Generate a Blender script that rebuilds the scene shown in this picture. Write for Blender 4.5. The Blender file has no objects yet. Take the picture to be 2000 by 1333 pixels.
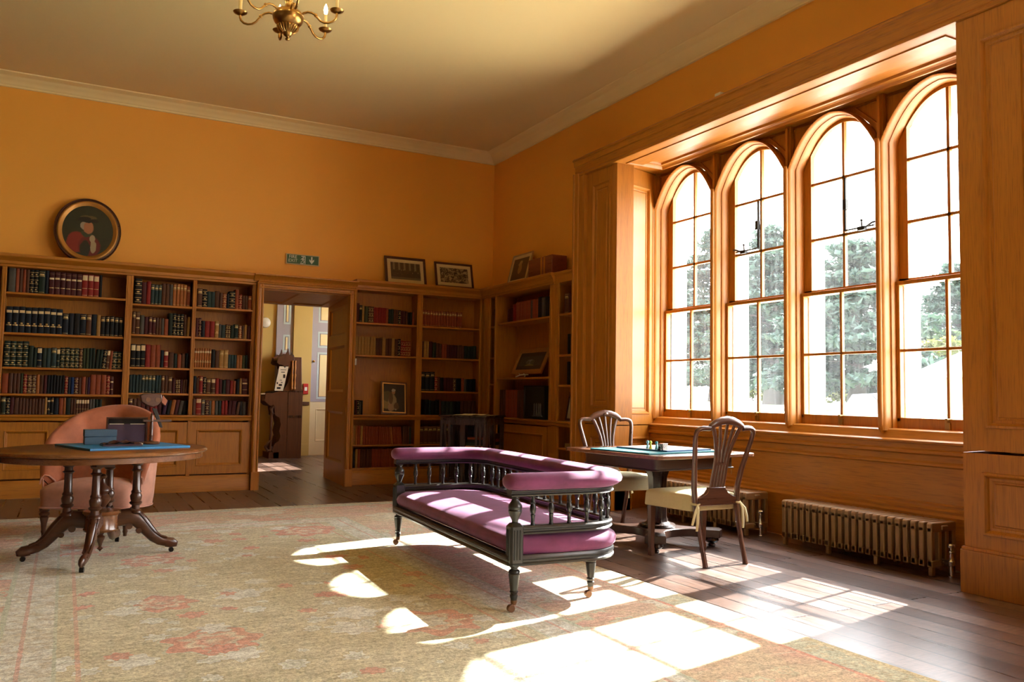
import bpy, bmesh, math, random
from mathutils import Matrix, Vector
random.seed(7)
PI = math.pi
SC = bpy.context.scene
COL = SC.collection

# ------------------------------------------------------------------ helpers
def link(o):
    COL.objects.link(o)
    return o

class MB:
    """collects geometry; build() links it as ONE mesh object"""
    def __init__(self):
        self.v = []; self.f = []; self.mi = []
        self.M = Matrix.Identity(4)
    def add(self, vs, fs, mi=0):
        n = len(self.v)
        M = self.M
        self.v += [tuple(M @ Vector(p)) for p in vs]
        self.f += [tuple(i + n for i in f) for f in fs]
        self.mi += [mi] * len(fs)
        return self
    def box(self, x0, y0, z0, x1, y1, z1, mi=0):
        if x0 > x1: x0, x1 = x1, x0
        if y0 > y1: y0, y1 = y1, y0
        if z0 > z1: z0, z1 = z1, z0
        vs = [(x0,y0,z0),(x1,y0,z0),(x1,y1,z0),(x0,y1,z0),(x0,y0,z1),(x1,y0,z1),(x1,y1,z1),(x0,y1,z1)]
        return self.add(vs, [(0,3,2,1),(4,5,6,7),(0,1,5,4),(1,2,6,5),(2,3,7,6),(3,0,4,7)], mi)
    def prism(self, poly, a, b, ax='z', mi=0):
        """poly: 2D points; extruded from a to b along ax"""
        def P(u, v, w):
            return {'z': (u, v, w), 'y': (u, w, v), 'x': (w, u, v)}[ax]
        n = len(poly)
        vs = [P(u, v, a) for u, v in poly] + [P(u, v, b) for u, v in poly]
        fs = [tuple(range(n))[::-1], tuple(range(n, 2*n))]
        fs += [(i, (i+1) % n, n + (i+1) % n, n + i) for i in range(n)]
        return self.add(vs, fs, mi)
    def lathe(self, prof, c=(0,0,0), seg=20, mi=0, squash=(1,1)):
        vs = []; fs = []
        n = len(prof)
        for k in range(seg):
            a = 2*PI*k/seg
            for r, z in prof:
                vs.append((c[0] + r*math.cos(a)*squash[0], c[1] + r*math.sin(a)*squash[1], c[2] + z))
        for k in range(seg):
            k2 = (k+1) % seg
            for i in range(n-1):
                fs.append((k*n+i, k2*n+i, k2*n+i+1, k*n+i+1))
        for i, rev in ((0, True), (n-1, False)):
            if prof[i][0] > 1e-5:
                loop = [k*n+i for k in range(seg)]
                fs.append(tuple(loop[::-1] if rev else loop))
        return self.add(vs, fs, mi)
    def tube(self, pts, r, seg=10, closed=False, mi=0, flat=1.0, up=None):
        """round (or flattened) tube along a 3D path; r float or list"""
        P = [Vector(p) for p in pts]; n = len(P)
        R = r if isinstance(r, (list, tuple)) else [r]*n
        vs = []; fs = []
        prev = None
        for i in range(n):
            t = (P[(i+1) % n] - P[i-1]) if (closed or 0 < i < n-1) else (P[1]-P[0] if i == 0 else P[-1]-P[-2])
            t.normalize()
            if up is not None:
                s = t.cross(Vector(up))
                if s.length < 1e-4: s = prev or t.orthogonal()
            else:
                if prev is None: s = t.orthogonal()
                else: s = prev - t*prev.dot(t)
            s = s.normalized(); prev = s
            u = s.cross(t).normalized()
            for k in range(seg):
                a = 2*PI*k/seg
                q = P[i] + s*(math.cos(a)*R[i]) + u*(math.sin(a)*R[i]*flat)
                vs.append(tuple(q))
        m = n if closed else n-1
        for i in range(m):
            j = (i+1) % n
            for k in range(seg):
                k2 = (k+1) % seg
                fs.append((i*seg+k, i*seg+k2, j*seg+k2, j*seg+k))
        if not closed:
            fs.append(tuple(range(seg))[::-1])
            fs.append(tuple(range((n-1)*seg, n*seg)))
        return self.add(vs, fs, mi)
    def sweep(self, pts, prof, up=(0,0,1), closed=False, mi=0):
        """closed 2D profile (side, up) carried along a path lying in a plane with normal `up`"""
        P = [Vector(p) for p in pts]; n = len(P); up = Vector(up).normalized(); m = len(prof)
        vs = []; fs = []
        for i in range(n):
            if closed or 0 < i < n-1:
                a = (P[i]-P[i-1]).normalized(); b = (P[(i+1) % n]-P[i]).normalized()
                t = (a+b)
                t = t.normalized() if t.length > 1e-6 else a
                c = max(.35, t.dot(a))
            else:
                t = (P[1]-P[0] if i == 0 else P[-1]-P[-2]).normalized(); c = 1
            s = t.cross(up).normalized()
            for u, w in prof:
                vs.append(tuple(P[i] + s*(u/c) + up*w))
        for i in range(n if closed else n-1):
            j = (i+1) % n
            for k in range(m):
                k2 = (k+1) % m
                fs.append((i*m+k, i*m+k2, j*m+k2, j*m+k))
        if not closed:
            fs.append(tuple(range(m))[::-1]); fs.append(tuple(range((n-1)*m, n*m)))
        return self.add(vs, fs, mi)
    def ball(self, c, r, seg=14, rings=9, mi=0):
        if not isinstance(r, (tuple, list)): r = (r, r, r)
        vs = [(c[0], c[1], c[2]-r[2])]; fs = []
        for i in range(1, rings):
            t = -PI/2 + PI*i/rings
            for k in range(seg):
                a = 2*PI*k/seg
                vs.append((c[0]+r[0]*math.cos(t)*math.cos(a), c[1]+r[1]*math.cos(t)*math.sin(a), c[2]+r[2]*math.sin(t)))
        vs.append((c[0], c[1], c[2]+r[2])); top = len(vs)-1
        for k in range(seg):
            fs.append((0, 1+(k+1) % seg, 1+k))
            fs.append((top, 1+(rings-2)*seg+k, 1+(rings-2)*seg+(k+1) % seg))
        for i in range(rings-2):
            for k in range(seg):
                a = 1+i*seg; k2 = (k+1) % seg
                fs.append((a+k, a+k2, a+seg+k2, a+seg+k))
        return self.add(vs, fs, mi)
    def grid(self, F, nu, nv, cu=False, cv=False, mi=0):
        """surface F(i,j)->xyz"""
        vs = [F(i, j) for i in range(nu) for j in range(nv)]
        fs = []
        for i in range(nu if cu else nu-1):
            for j in range(nv if cv else nv-1):
                i2 = (i+1) % nu; j2 = (j+1) % nv
                fs.append((i*nv+j, i2*nv+j, i2*nv+j2, i*nv+j2))
        return self.add(vs, fs, mi)
    def panelled(self, o, u, v, n, W, H, panels, rings, t=.03, mi=0, fill=True):
        """framed board: flat face with sunk moulded panels. o corner, u/v in-plane axes, n outward normal"""
        o, u, v, n = Vector(o), Vector(u).normalized(), Vector(v).normalized(), Vector(n).normalized()
        P = lambda a, b, c: tuple(o + u*a + v*b + n*c)
        us = sorted({0, W} | {p[0] for p in panels} | {p[2] for p in panels})
        vs_ = sorted({0, H} | {p[1] for p in panels} | {p[3] for p in panels})
        flip = u.cross(v).dot(n) < 0
        def quad(a, b, c, d):
            self.add([a, b, c, d], [(3,2,1,0) if flip else (0,1,2,3)], mi)
        for i in range(len(us)-1):
            for j in range(len(vs_)-1):
                cu, cv = (us[i]+us[i+1])/2, (vs_[j]+vs_[j+1])/2
                if any(p[0] < cu < p[2] and p[1] < cv < p[3] for p in panels): continue
                quad(P(us[i],vs_[j],0), P(us[i+1],vs_[j],0), P(us[i+1],vs_[j+1],0), P(us[i],vs_[j+1],0))
        for a0, b0, a1, b1 in panels:
            prev = None
            for ins, h in rings:
                k = min(ins, (a1-a0)/2-.002, (b1-b0)/2-.002)
                cur = [P(a0+k,b0+k,h), P(a1-k,b0+k,h), P(a1-k,b1-k,h), P(a0+k,b1-k,h)]
                if prev:
                    for q in range(4):
                        quad(prev[q], prev[(q+1) % 4], cur[(q+1) % 4], cur[q])
                prev = cur
            if fill: quad(*prev)
        c = [(0,0),(W,0),(W,H),(0,H)]
        for q in range(4):
            a, b = c[q], c[(q+1) % 4]
            quad(P(b[0],b[1],0), P(a[0],a[1],0), P(a[0],a[1],-t), P(b[0],b[1],-t))
        if fill: quad(P(0,H,-t), P(W,H,-t), P(W,0,-t), P(0,0,-t))
        return self
    def build(self, name, mats, parent=None, bevel=0, angle=38, loc=None, rot=None, sub=0):
        me = bpy.data.meshes.new(name)
        me.from_pydata(self.v, [], self.f)
        if not isinstance(mats, (list, tuple)): mats = [mats]
        for m in mats: me.materials.append(m)
        me.polygons.foreach_set('material_index', self.mi)
        me.polygons.foreach_set('use_smooth', [True]*len(self.f))
        me.update()
        me.set_sharp_from_angle(angle=math.radians(angle))
        o = link(bpy.data.objects.new(name, me))
        if parent: o.parent = parent
        if loc: o.location = loc
        if rot: o.rotation_euler = rot
        if bevel:
            b = o.modifiers.new('bevel', 'BEVEL'); b.width = bevel; b.segments = 2
            b.limit_method = 'ANGLE'; b.angle_limit = math.radians(40)
        if sub:
            s = o.modifiers.new('sub', 'SUBSURF'); s.levels = sub; s.render_levels = sub
        return o

def tag(o, label=None, cat=None, group=None, kind=None):
    if label: o['label'] = label
    if cat: o['category'] = cat
    if group: o['group'] = group
    if kind: o['kind'] = kind
    return o
def thing(name, label, cat, loc=(0,0,0), rz=0, group=None):
    o = link(bpy.data.objects.new(name, None))
    o.location = loc; o.rotation_euler = (0, 0, rz); o.empty_display_size = .1
    return tag(o, label, cat, group)
def struct(o):
    o['kind'] = 'structure'
    return o
def dup(root, loc, rz, label, group=None):
    r = root.copy(); COL.objects.link(r); r.location = loc; r.rotation_euler = (0, 0, rz); r['label'] = label
    if group: r['group'] = group
    for ch in list(root.children):
        c = ch.copy(); COL.objects.link(c); c.parent = r
        for g in list(ch.children):
            d = g.copy(); COL.objects.link(d); d.parent = c
    return r

# ------------------------------------------------------------------ materials
class N:
    """tiny node-graph helper"""
    def __init__(self, name):
        self.m = bpy.data.materials.new(name); self.m.use_nodes = True
        self.t = self.m.node_tree; self.t.nodes.clear()
        self.out = self.t.nodes.new('ShaderNodeOutputMaterial')
    def n(self, typ, ins=None, **props):
        x = self.t.nodes.new(typ)
        for k, v in props.items(): setattr(x, k, v)
        for k, v in (ins or {}).items():
            s = x.inputs[k]
            if isinstance(v, bpy.types.NodeSocket): self.t.links.new(v, s)
            else: s.default_value = v
        return x
    def math(self, op, a, b=0.0, c=None):
        d = {0: a, 1: b}
        if c is not None: d[2] = c
        return self.n('ShaderNodeMath', d, operation=op).outputs[0]
    def mix(self, fac, a, b, mode='MIX'):
        x = self.n('ShaderNodeMix', data_type='RGBA', blend_type=mode)
        for idx, v in ((0, fac), (6, a), (7, b)):
            if isinstance(v, bpy.types.NodeSocket): self.t.links.new(v, x.inputs[idx])
            else: x.inputs[idx].default_value = v if idx == 0 else (tuple(v)+(1,) if len(v) == 3 else v)
        return x.outputs[2]
    def ramp(self, fac, stops, interp='LINEAR'):
        r = self.n('ShaderNodeValToRGB', {0: fac})
        cr = r.color_ramp; cr.interpolation = interp
        while len(cr.elements) < len(stops): cr.elements.new(.5)
        for e, (p, c) in zip(cr.elements, stops):
            e.position = p; e.color = tuple(c)+(1,) if len(c) == 3 else c
        return r.outputs[0]
    def coord(self, kind='Object', scale=(1,1,1), rot=(0,0,0), loc=(0,0,0)):
        tc = self.n('ShaderNodeTexCoord')
        return self.n('ShaderNodeMapping', {0: tc.outputs[kind], 1: loc, 2: rot, 3: scale}).outputs[0]
    def noise(self, vec, scale=5, detail=4, rough=.55, dist=0):
        return self.n('ShaderNodeTexNoise', {'Vector': vec, 'Scale': scale, 'Detail': detail, 'Roughness': rough, 'Distortion': dist}).outputs[0]
    def bump(self, h, strength=.2, dist=.01):
        return self.n('ShaderNodeBump', {'Height': h, 'Strength': strength, 'Distance': dist}).outputs[0]
    def principled(self, **kw):
        p = self.n('ShaderNodeBsdfPrincipled')
        for k, v in kw.items():
            s = p.inputs[k.replace('_', ' ')]
            if isinstance(v, bpy.types.NodeSocket): self.t.links.new(v, s)
            else: s.default_value = (tuple(v)+(1,)) if isinstance(v, (tuple, list)) and len(v) == 3 and s.type == 'RGBA' else v
        self.t.links.new(p.outputs[0], self.out.inputs[0])
        return p
    def done(self): return self.m

def plain(name, col, rough=.5, metal=0, var=.12, scale=9, bump=0, **kw):
    g = N(name)
    nz = g.noise(g.coord(), scale, 5)
    c = g.mix(nz, tuple(x*(1-var) for x in col), tuple(min(1, x*(1+var)) for x in col))
    d = dict(Base_Color=c, Roughness=rough, Metallic=metal)
    if bump: d['Normal'] = g.bump(g.noise(g.coord(), scale*12, 3), bump, .004)
    g.principled(**d, **kw)
    return g.done()

def wood(name, dark, light, axis=2, rough=.38, fine=26, coat=.25, fig=.30):
    """straight-grained polished wood, grain along `axis`"""
    g = N(name)
    sc = [fine, fine, fine]; sc[axis] = fine*.045
    v = g.coord('Object', sc)
    a = g.noise(v, 1, 6, .6, .6)
    s2 = [4, 4, 4]; s2[axis] = .6
    b = g.noise(g.coord('Object', s2), 1, 3, .5)
    s3 = [160, 160, 160]; s3[axis] = 7
    p = g.noise(g.coord('Object', s3), 1, 2, .5)
    f = g.math('ADD', g.math('MULTIPLY', a, .65), g.math('MULTIPLY', b, fig))
    col = g.ramp(f, [(.22, dark), (.50, tuple((x+y)/2 for x, y in zip(dark, light))), (.78, light)])
    pore = g.ramp(p, [(.32, (.74,.74,.74)), (.5, (1,1,1))])
    col = g.mix(1.0, col, pore, 'MULTIPLY')
    g.principled(Base_Color=col, Roughness=g.math('ADD', g.math('MULTIPLY', a, .18), rough-.09),
                 Coat_Weight=coat, Coat_Roughness=.25, Normal=g.bump(p, .08, .002))
    return g.done()

M = {}
OD, OL = (.34,.118,.007), (.47,.185,.014)
for i, ax in enumerate('xyz'):
    M['oak_'+ax] = wood('oak_grain_'+ax, OD, OL, i, .46, 34, .07)
    M['ma_'+ax] = wood('mahogany_'+ax, (.042,.014,.007), (.125,.045,.020), i, .3, 30, .4)
M['walnut_x'] = wood('burr_walnut', (.10,.035,.012), (.30,.12,.04), 0, .22, 16, .6)
M['rose'] = wood('rosewood', (.014,.007,.005), (.045,.019,.011), 2, .28, 30, .4)
M['rose_x'] = wood('rosewood_flat', (.030,.013,.008), (.062,.026,.015), 0, .32, 20, .3)
M['organ'] = wood('dark_oak', (.050,.018,.008), (.15,.056,.022), 2, .4, 26, .2)
M['wall'] = plain('ochre_wall_paint', (.83,.400,.055), .6, 0, .05, 1.3, .03)
M['ceil'] = plain('cream_ceiling_paint', (.72,.585,.28), .75, 0, .03, .8)
M['cornice'] = plain('cream_cornice_paint', (.80,.67,.33), .6, 0, .04, 3)
M['hallwall'] = plain('yellow_hall_paint', (.58,.40,.12), .6, 0, .05, 2)
M['hallcream'] = plain('cream_hall_paint', (.78,.66,.40), .5, 0, .04, 3)
M['hallgrey'] = plain('lavender_grey_paint', (.40,.37,.42), .5, 0, .05, 3)
M['hallblue'] = plain('pale_blue_trim_paint', (.52,.62,.62), .5, 0, .05, 3)
M['hallpanel'] = plain('cream_yellow_panel_paint', (.85,.70,.36), .5, 0, .04, 3)
M['ebony'] = wood('ebonised_wood', (.007,.007,.007), (.022,.021,.019), 2, .36, 30, .15)
M['ebonyx'] = wood('ebonised_wood_rail', (.008,.008,.008), (.025,.024,.021), 1, .36, 30, .15)
M['brass'] = plain('aged_brass', (.42,.24,.07), .28, 1, .25, 14)
M['castor'] = plain('brown_caster', (.16,.075,.035), .4, .3, .2, 14)
M['steel'] = plain('nickel_metal', (.62,.60,.56), .25, 1, .1, 10)
M['rad'] = plain('bronze_radiator_paint', (.27,.165,.080), .42, .25, .12, 14)
M['cover'] = plain('sage_beige_seat_cloth', (.52,.47,.26), .85, 0, .10, 30, .12)
M['stone'] = plain('white_painted_stone', (.95,.95,.95), .8, 0, .02, 6)
M['black'] = plain('dark_iron', (.015,.014,.013), .4, .4, .1, 10)
M['paper'] = plain('cream_paper', (.74,.66,.48), .7, 0, .06, 14)
M['white'] = plain('white_plastic', (.75,.73,.66), .4, 0, .03, 8)
M['gold'] = plain('gilt', (.62,.40,.13), .35, .75, .2, 20)
M['giltframe'] = plain('worn_gilt_frame', (.45,.22,.05), .38, .5, .22, 16)
M['darkframe'] = wood('dark_frame', (.04,.012,.008), (.10,.03,.018), 0, .3, 30, .4)
M['bark'] = plain('grey_bark', (.035,.030,.028), .9, 0, .3, 3, .3)

def velvet(name, base, sheen, tint, sc=9):
    g = N(name)
    nz = g.noise(g.coord(), sc, 5, .6)
    c = g.mix(g.ramp(nz, [(.3,(0,0,0)), (.7,(1,1,1))]), tuple(x*.72 for x in base), tuple(x*1.25 for x in base))
    g.principled(Base_Color=c, Roughness=.8, Sheen_Weight=sheen, Sheen_Roughness=.35, Sheen_Tint=tint,
                 Normal=g.bump(g.noise(g.coord(), 160, 2), .15, .002))
    return g.done()
M['velvet'] = velvet('plum_velvet', (.135,.024,.085), .42, (.95,.60,.90))
M['pink'] = velvet('salmon_velvet', (.40,.135,.070), .25, (1,.75,.6), 6)
M['pinkpale'] = velvet('pale_pink_velvet', (.46,.23,.165), .25, (1,.85,.78), 6)

def floor_mat():
    g = N('weathered_floorboards')
    v = g.coord('Object', (1,1,1), (0,0,PI/2))
    br = g.n('ShaderNodeTexBrick', {'Vector': v, 'Color1': (.15,.15,.15,1), 'Color2': (1,1,1,1), 'Mortar': (0,0,0,1),
             'Scale': 1.0, 'Mortar Size': .007, 'Mortar Smooth': .15, 'Bias': 0.0, 'Brick Width': 3.1, 'Row Height': .155}, offset=.37, squash=1.0)
    grain = g.noise(g.coord('Object', (34, 1.6, 1)), 1, 6, .62, .8)
    big = g.noise(g.coord('Object', (3.2, .7, 1)), 1, 4, .6)
    f = g.math('ADD', g.math('ADD', g.math('MULTIPLY', grain, .5), g.math('MULTIPLY', big, .35)), g.math('MULTIPLY', br.outputs[0], .30))
    c = g.ramp(f, [(.40,(.032,.017,.012)), (.54,(.085,.046,.032)), (.68,(.150,.090,.066)), (.84,(.24,.17,.135))])
    c = g.mix(br.outputs[1], c, (.012,.007,.005))
    knots = g.n('ShaderNodeTexVoronoi', {'Vector': g.coord('Object', (5, 1.6, 1)), 'Scale': 1.0, 'Randomness': 1.0}).outputs['Distance']
    c = g.mix(g.ramp(knots, [(.035,(1,1,1)), (.06,(0,0,0))]), c, (.03,.016,.01))
    h = g.math('SUBTRACT', g.math('MULTIPLY', grain, .5), br.outputs[1])
    wear = g.noise(g.coord('Object', (9, 60, 1), (0,0,PI/2)), 1, 5, .7)
    c = g.mix(1.0, c, g.ramp(wear, [(.34,(.62,.62,.62)), (.6,(1.12,1.12,1.12))]), 'MULTIPLY')
    g.principled(Base_Color=c, Roughness=g.ramp(f, [(.4,(.27,.27,.27)), (.8,(.38,.38,.38))]), Specular_IOR_Level=.85, Normal=g.bump(h, .3, .003))
    return g.done()
M['floor'] = floor_mat()

RUG = (-1.08, -1.6, 3.06, 8.03)     # x0 y0 x1 y1
def rug_mat():
    g = N('faded_oriental_carpet')
    tc = g.n('ShaderNodeTexCoord').outputs['Object']
    wob = g.n('ShaderNodeTexNoise', {'Vector': tc, 'Scale': 7, 'Detail': 3})
    vv = g.n('ShaderNodeVectorMath', {0: wob.outputs['Color'], 1: (.5,.5,.5)}, operation='SUBTRACT').outputs[0]
    vv = g.n('ShaderNodeVectorMath', {0: vv, 'Scale': .10}, operation='SCALE').outputs[0]
    P = g.n('ShaderNodeVectorMath', {0: tc, 1: vv}, operation='ADD').outputs[0]
    sx = g.n('ShaderNodeSeparateXYZ', {0: tc})
    x, y = sx.outputs[0], sx.outputs[1]
    d = g.math('MINIMUM', g.math('MINIMUM', g.math('SUBTRACT', RUG[2], x), g.math('SUBTRACT', x, RUG[0])),
               g.math('MINIMUM', g.math('SUBTRACT', RUG[3], y), g.math('SUBTRACT', y, RUG[1])))
    d = g.math('ADD', d, g.math('MULTIPLY', g.math('SUBTRACT', g.noise(tc, 30, 2), .5), .012))
    tan, sage, pink, coral, pale, olive, cream = (.62,.56,.33), (.54,.59,.44), (.66,.37,.28), (.68,.31,.21), (.74,.77,.70), (.45,.40,.18), (.75,.72,.55)
    fine = g.noise(tc, 55, 4, .7)
    mid = g.noise(P, 3.2, 5, .65)
    # field: tan ground, patchy
    field = g.ramp(g.math('ADD', g.math('MULTIPLY', mid, .65), g.math('MULTIPLY', fine, .35)),
                   [(.30, (.46,.43,.25)), (.45, (.57,.53,.33)), (.6, (.66,.63,.44)), (.76, (.74,.73,.60))])
    # flower heads in three sizes
    def flowers(col, scale, r0, r1, inner, outer, line, seed, rand=1.0):
        vo = g.n('ShaderNodeTexVoronoi', {'Vector': g.n('ShaderNodeVectorMath', {0: P, 1: (seed, seed*1.7, 0)}, operation='ADD').outputs[0],
                                          'Scale': scale, 'Randomness': rand}, voronoi_dimensions='2D')
        dist, cc = vo.outputs['Distance'], vo.outputs['Color']
        sp = g.n('ShaderNodeSeparateColor', {0: cc})
        rr = g.math('ADD', g.math('MULTIPLY', sp.outputs[0], r1-r0), r0)
        # petals: angle inside the cell modulates the radius
        dv = g.n('ShaderNodeVectorMath', {0: P, 1: (seed, seed*1.7, 0)}, operation='ADD').outputs[0]
        dv = g.n('ShaderNodeVectorMath', {0: dv, 'Scale': scale}, operation='SCALE').outputs[0]
        dv = g.n('ShaderNodeVectorMath', {0: dv, 1: g.n('ShaderNodeVectorMath', {0: vo.outputs['Position'], 'Scale': scale}, operation='SCALE').outputs[0]}, operation='SUBTRACT').outputs[0]
        s = g.n('ShaderNodeSeparateXYZ', {0: dv})
        ang = g.math('ARCTAN2', s.outputs[1], s.outputs[0])
        pet = g.math('MULTIPLY', g.math('COSINE', g.math('MULTIPLY', ang, 7.0)), .16)
        q = g.math('DIVIDE', dist, g.math('MULTIPLY', rr, g.math('ADD', 1.0, pet)))
        cflow = g.ramp(q, [(0, inner), (.28, outer), (.52, inner), (.62, outer), (.90, outer), (.93, line), (1.0, line)], 'LINEAR')
        mask = g.ramp(q, [(.97, (1,1,1)), (1.0, (0,0,0))])
        use = g.ramp(sp.outputs[1], [(.42, (0,0,0)), (.44, (1,1,1))])
        return g.mix(g.math('MULTIPLY', g.math('MULTIPLY', mask, use), .95), col, cflow)
    field = flowers(field, 1.15, .18, .34, cream, coral, sage, 3.1, .8)
    field = flowers(field, 2.3, .10, .30, pale, pale, tan, 11.3)
    field = flowers(field, 3.1, .10, .26, pink, coral, sage, 27.7)
    field = flowers(field, 4.3, .08, .28, sage, pale, olive, 41.9)
    # winding tendrils
    w = g.n('ShaderNodeTexWave', {'Vector': P, 'Scale': .9, 'Distortion': 9.0, 'Detail': 2.5, 'Detail Scale': 1.2}, wave_type='RINGS').outputs[1]
    field = g.mix(g.math('MULTIPLY', g.ramp(w, [(.46,(0,0,0)), (.5,(1,1,1)), (.54,(0,0,0))]), .45), field, (.36,.30,.17))
    # main border ground with palmettes
    bord = g.ramp(mid, [(.3, (.64,.32,.23)), (.7, (.70,.45,.33))])
    bord = flowers(bord, 1.9, .22, .46, cream, pale, sage, 7.7, .7)
    bord = flowers(bord, 3.6, .15, .42, coral, sage, tan, 19.1)
    wb = g.n('ShaderNodeTexWave', {'Vector': P, 'Scale': 1.3, 'Distortion': 7.0, 'Detail': 2.0}, wave_type='RINGS').outputs[1]
    bord = g.mix(g.math('MULTIPLY', g.ramp(wb, [(.42,(0,0,0)), (.5,(1,1,1)), (.58,(0,0,0))]), .8), bord, cream)
    guard = g.ramp(g.noise(P, 16, 3, .7), [(.35, (.56,.51,.36)), (.6, pale)])
    guard2 = g.ramp(g.noise(P, 14, 3, .7), [(.35, (.46,.40,.23)), (.52, sage), (.65, (.66,.57,.35))])
    K = lambda a, b: g.math('MULTIPLY', g.math('GREATER_THAN', d, a), g.math('LESS_THAN', d, b))
    c = field
    c = g.mix(K(-1, .045), c, tan)
    c = g.mix(K(.045, .20), c, guard2)
    c = g.mix(K(.20, .225), c, coral)
    bord = g.mix(g.ramp(g.noise(P, 2.1, 4, .6), [(.38,(0,0,0)), (.62,(.75,.75,.75))]), bord, (.62,.54,.33))
    c = g.mix(K(.225, .86), c, bord)
    c = g.mix(K(.86, .885), c, sage)
    c = g.mix(K(.885, 1.08), c, guard)
    c = g.mix(g.math('MULTIPLY', K(.955, .972), .75), c, pink)
    c = g.mix(K(1.08, 1.095), c, sage)
    c = g.mix(g.math('MULTIPLY', K(1.16, 1.178), .6), c, coral)
    # wear
    c = g.mix(g.math('MULTIPLY', g.ramp(g.noise(tc, 1.1, 5, .6), [(.42,(0,0,0)), (.75,(1,1,1))]), .45), c, (.68,.64,.42))
    strk = g.noise(g.n('ShaderNodeMapping', {0: tc, 3: (5, 26, 1)}).outputs[0], 1, 5, .7)
    c = g.mix(1.0, c, g.ramp(strk, [(.3,(.74,.72,.66)), (.62,(1.08,1.08,1.08))]), 'MULTIPLY')
    c = g.mix(1.0, c, g.ramp(fine, [(.32,(.62,.62,.60)), (.58,(1.08,1.08,1.08))]), 'MULTIPLY')
    c = g.mix(1.0, c, g.ramp(g.noise(tc, 130, 2, .6), [(.34,(.70,.70,.68)), (.58,(1.08,1.08,1.08))]), 'MULTIPLY')
    g.principled(Base_Color=c, Roughness=.95, Sheen_Weight=.15, Normal=g.bump(g.noise(tc, 260, 2), .4, .004))
    return g.done()
M['rug'] = rug_mat()

def glass_mat():
    g = N('old_window_glass')
    streak = g.noise(g.coord('Object', (1, 26, 2.2)), 1, 5, .65)
    spots = g.noise(g.coord('Object', (1, 60, 30)), 1, 3, .6)
    dirt = g.math('ADD', g.math('MULTIPLY', g.ramp(streak, [(.38,(0,0,0)), (.75,(1,1,1))]), .014), g.math('MULTIPLY', g.ramp(spots, [(.5,(0,0,0)), (.72,(1,1,1))]), .008))
    dirt = g.math('ADD', dirt, .006)
    tr = g.n('ShaderNodeBsdfTransparent', {0: (.97,.985,.98,1)})
    df = g.n('ShaderNodeBsdfTranslucent', {0: (.9,.95,1,1)})
    gl = g.n('ShaderNodeBsdfGlossy', {0: (1,1,1,1), 'Roughness': .02})
    lw = g.n('ShaderNodeLayerWeight', {'Blend': .5}).outputs['Facing']
    fr = g.math('ADD', g.math('MULTIPLY', g.math('POWER', lw, 5.0), .9), .04)
    a = g.n('ShaderNodeMixShader', {0: dirt, 1: tr.outputs[0], 2: df.outputs[0]})
    b = g.n('ShaderNodeMixShader', {0: g.math('MULTIPLY', fr, .8), 1: a.outputs[0], 2: gl.outputs[0]})
    g.t.links.new(b.outputs[0], g.out.inputs[0])
    return g.done()
M['glass'] = glass_mat()
def emit(name, col, s):
    g = N(name)
    e = g.n('ShaderNodeEmission', {0: tuple(col)+(1,), 1: s})
    g.t.links.new(e.outputs[0], g.out.inputs[0])
    return g.done()
M['flame'] = emit('lit_bulb', (1,.78,.45), 14)

def leaf(name, a, b):
    g = N(name)
    nz = g.noise(g.coord(), 1.4, 4, .7)
    c = g.ramp(nz, [(.3, a), (.7, b)])
    p = g.principled(Base_Color=c, Roughness=.75)
    tl = g.n('ShaderNodeBsdfTranslucent', {0: c})
    mx = g.n('ShaderNodeMixShader', {0: .35, 1: p.outputs[0], 2: tl.outputs[0]})
    g.t.links.new(mx.outputs[0], g.out.inputs[0])
    return g.done()
M['cedar'] = leaf('blue_green_needles', (.006,.018,.012), (.028,.056,.040))
M['leafy'] = leaf('mid_green_leaves', (.010,.022,.008), (.034,.058,.020))
M['yellowleaf'] = leaf('yellow_green_leaves', (.035,.045,.008), (.11,.11,.022))
M['grass'] = plain('lawn', (.30,.36,.20), .95, 0, .25, 2)
SKY, SUN, EXPO = 4.4, 9.5, 2.3

# ------------------------------------------------------------------ room shell
WX, YB, ZC = 4.97, 9.90, 4.30        # right wall, back wall, ceiling
X0, Y0 = -3.2, -3.0
b = MB(); b.box(X0-.2, Y0-.2, -.06, 5.9, 14.9, 0); struct(b.build('floor', M['floor']))
b = MB(); b.box(X0-.2, Y0-.2, ZC, 5.9, YB+.5, ZC+.12); struct(b.build('ceiling', M['ceil']))
b = MB()    # thick back wall with the doorway
b.box(X0-.2, YB, 0, 1.86, 10.70, ZC); b.box(2.99, YB, 0, 5.9, 10.70, ZC); b.box(1.86, YB, 2.24, 2.99, 10.70, ZC)
struct(b.build('wall_back', M['wall']))
b = MB()    # window wall
b.box(WX, 7.05, 0, 5.62, YB, ZC); b.box(WX, Y0, 0, 5.62, -2.4, ZC); b.box(WX, 1.3, 0, 5.62, 2.9, ZC); b.box(WX, -2.4, 0, 5.62, 1.3, .9); b.box(WX, -2.4, 3.4, 5.62, 1.3, ZC); b.box(WX, 2.9, 3.58, 5.62, 7.05, ZC)  # opening behind the camera is an unseen addition that brightens the room
b.box(5.36, 2.9, 0, 5.62, 7.05, .84)
struct(b.build('wall_right', M['wall']))
b = MB(); b.box(X0-.2, Y0, 0, X0, YB, ZC); struct(b.build('wall_left', M['organ']))
b = MB(); b.box(X0-.2, Y0-.2, 0, 5.62, Y0, ZC); struct(b.build('wall_rear', M['organ']))

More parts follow.
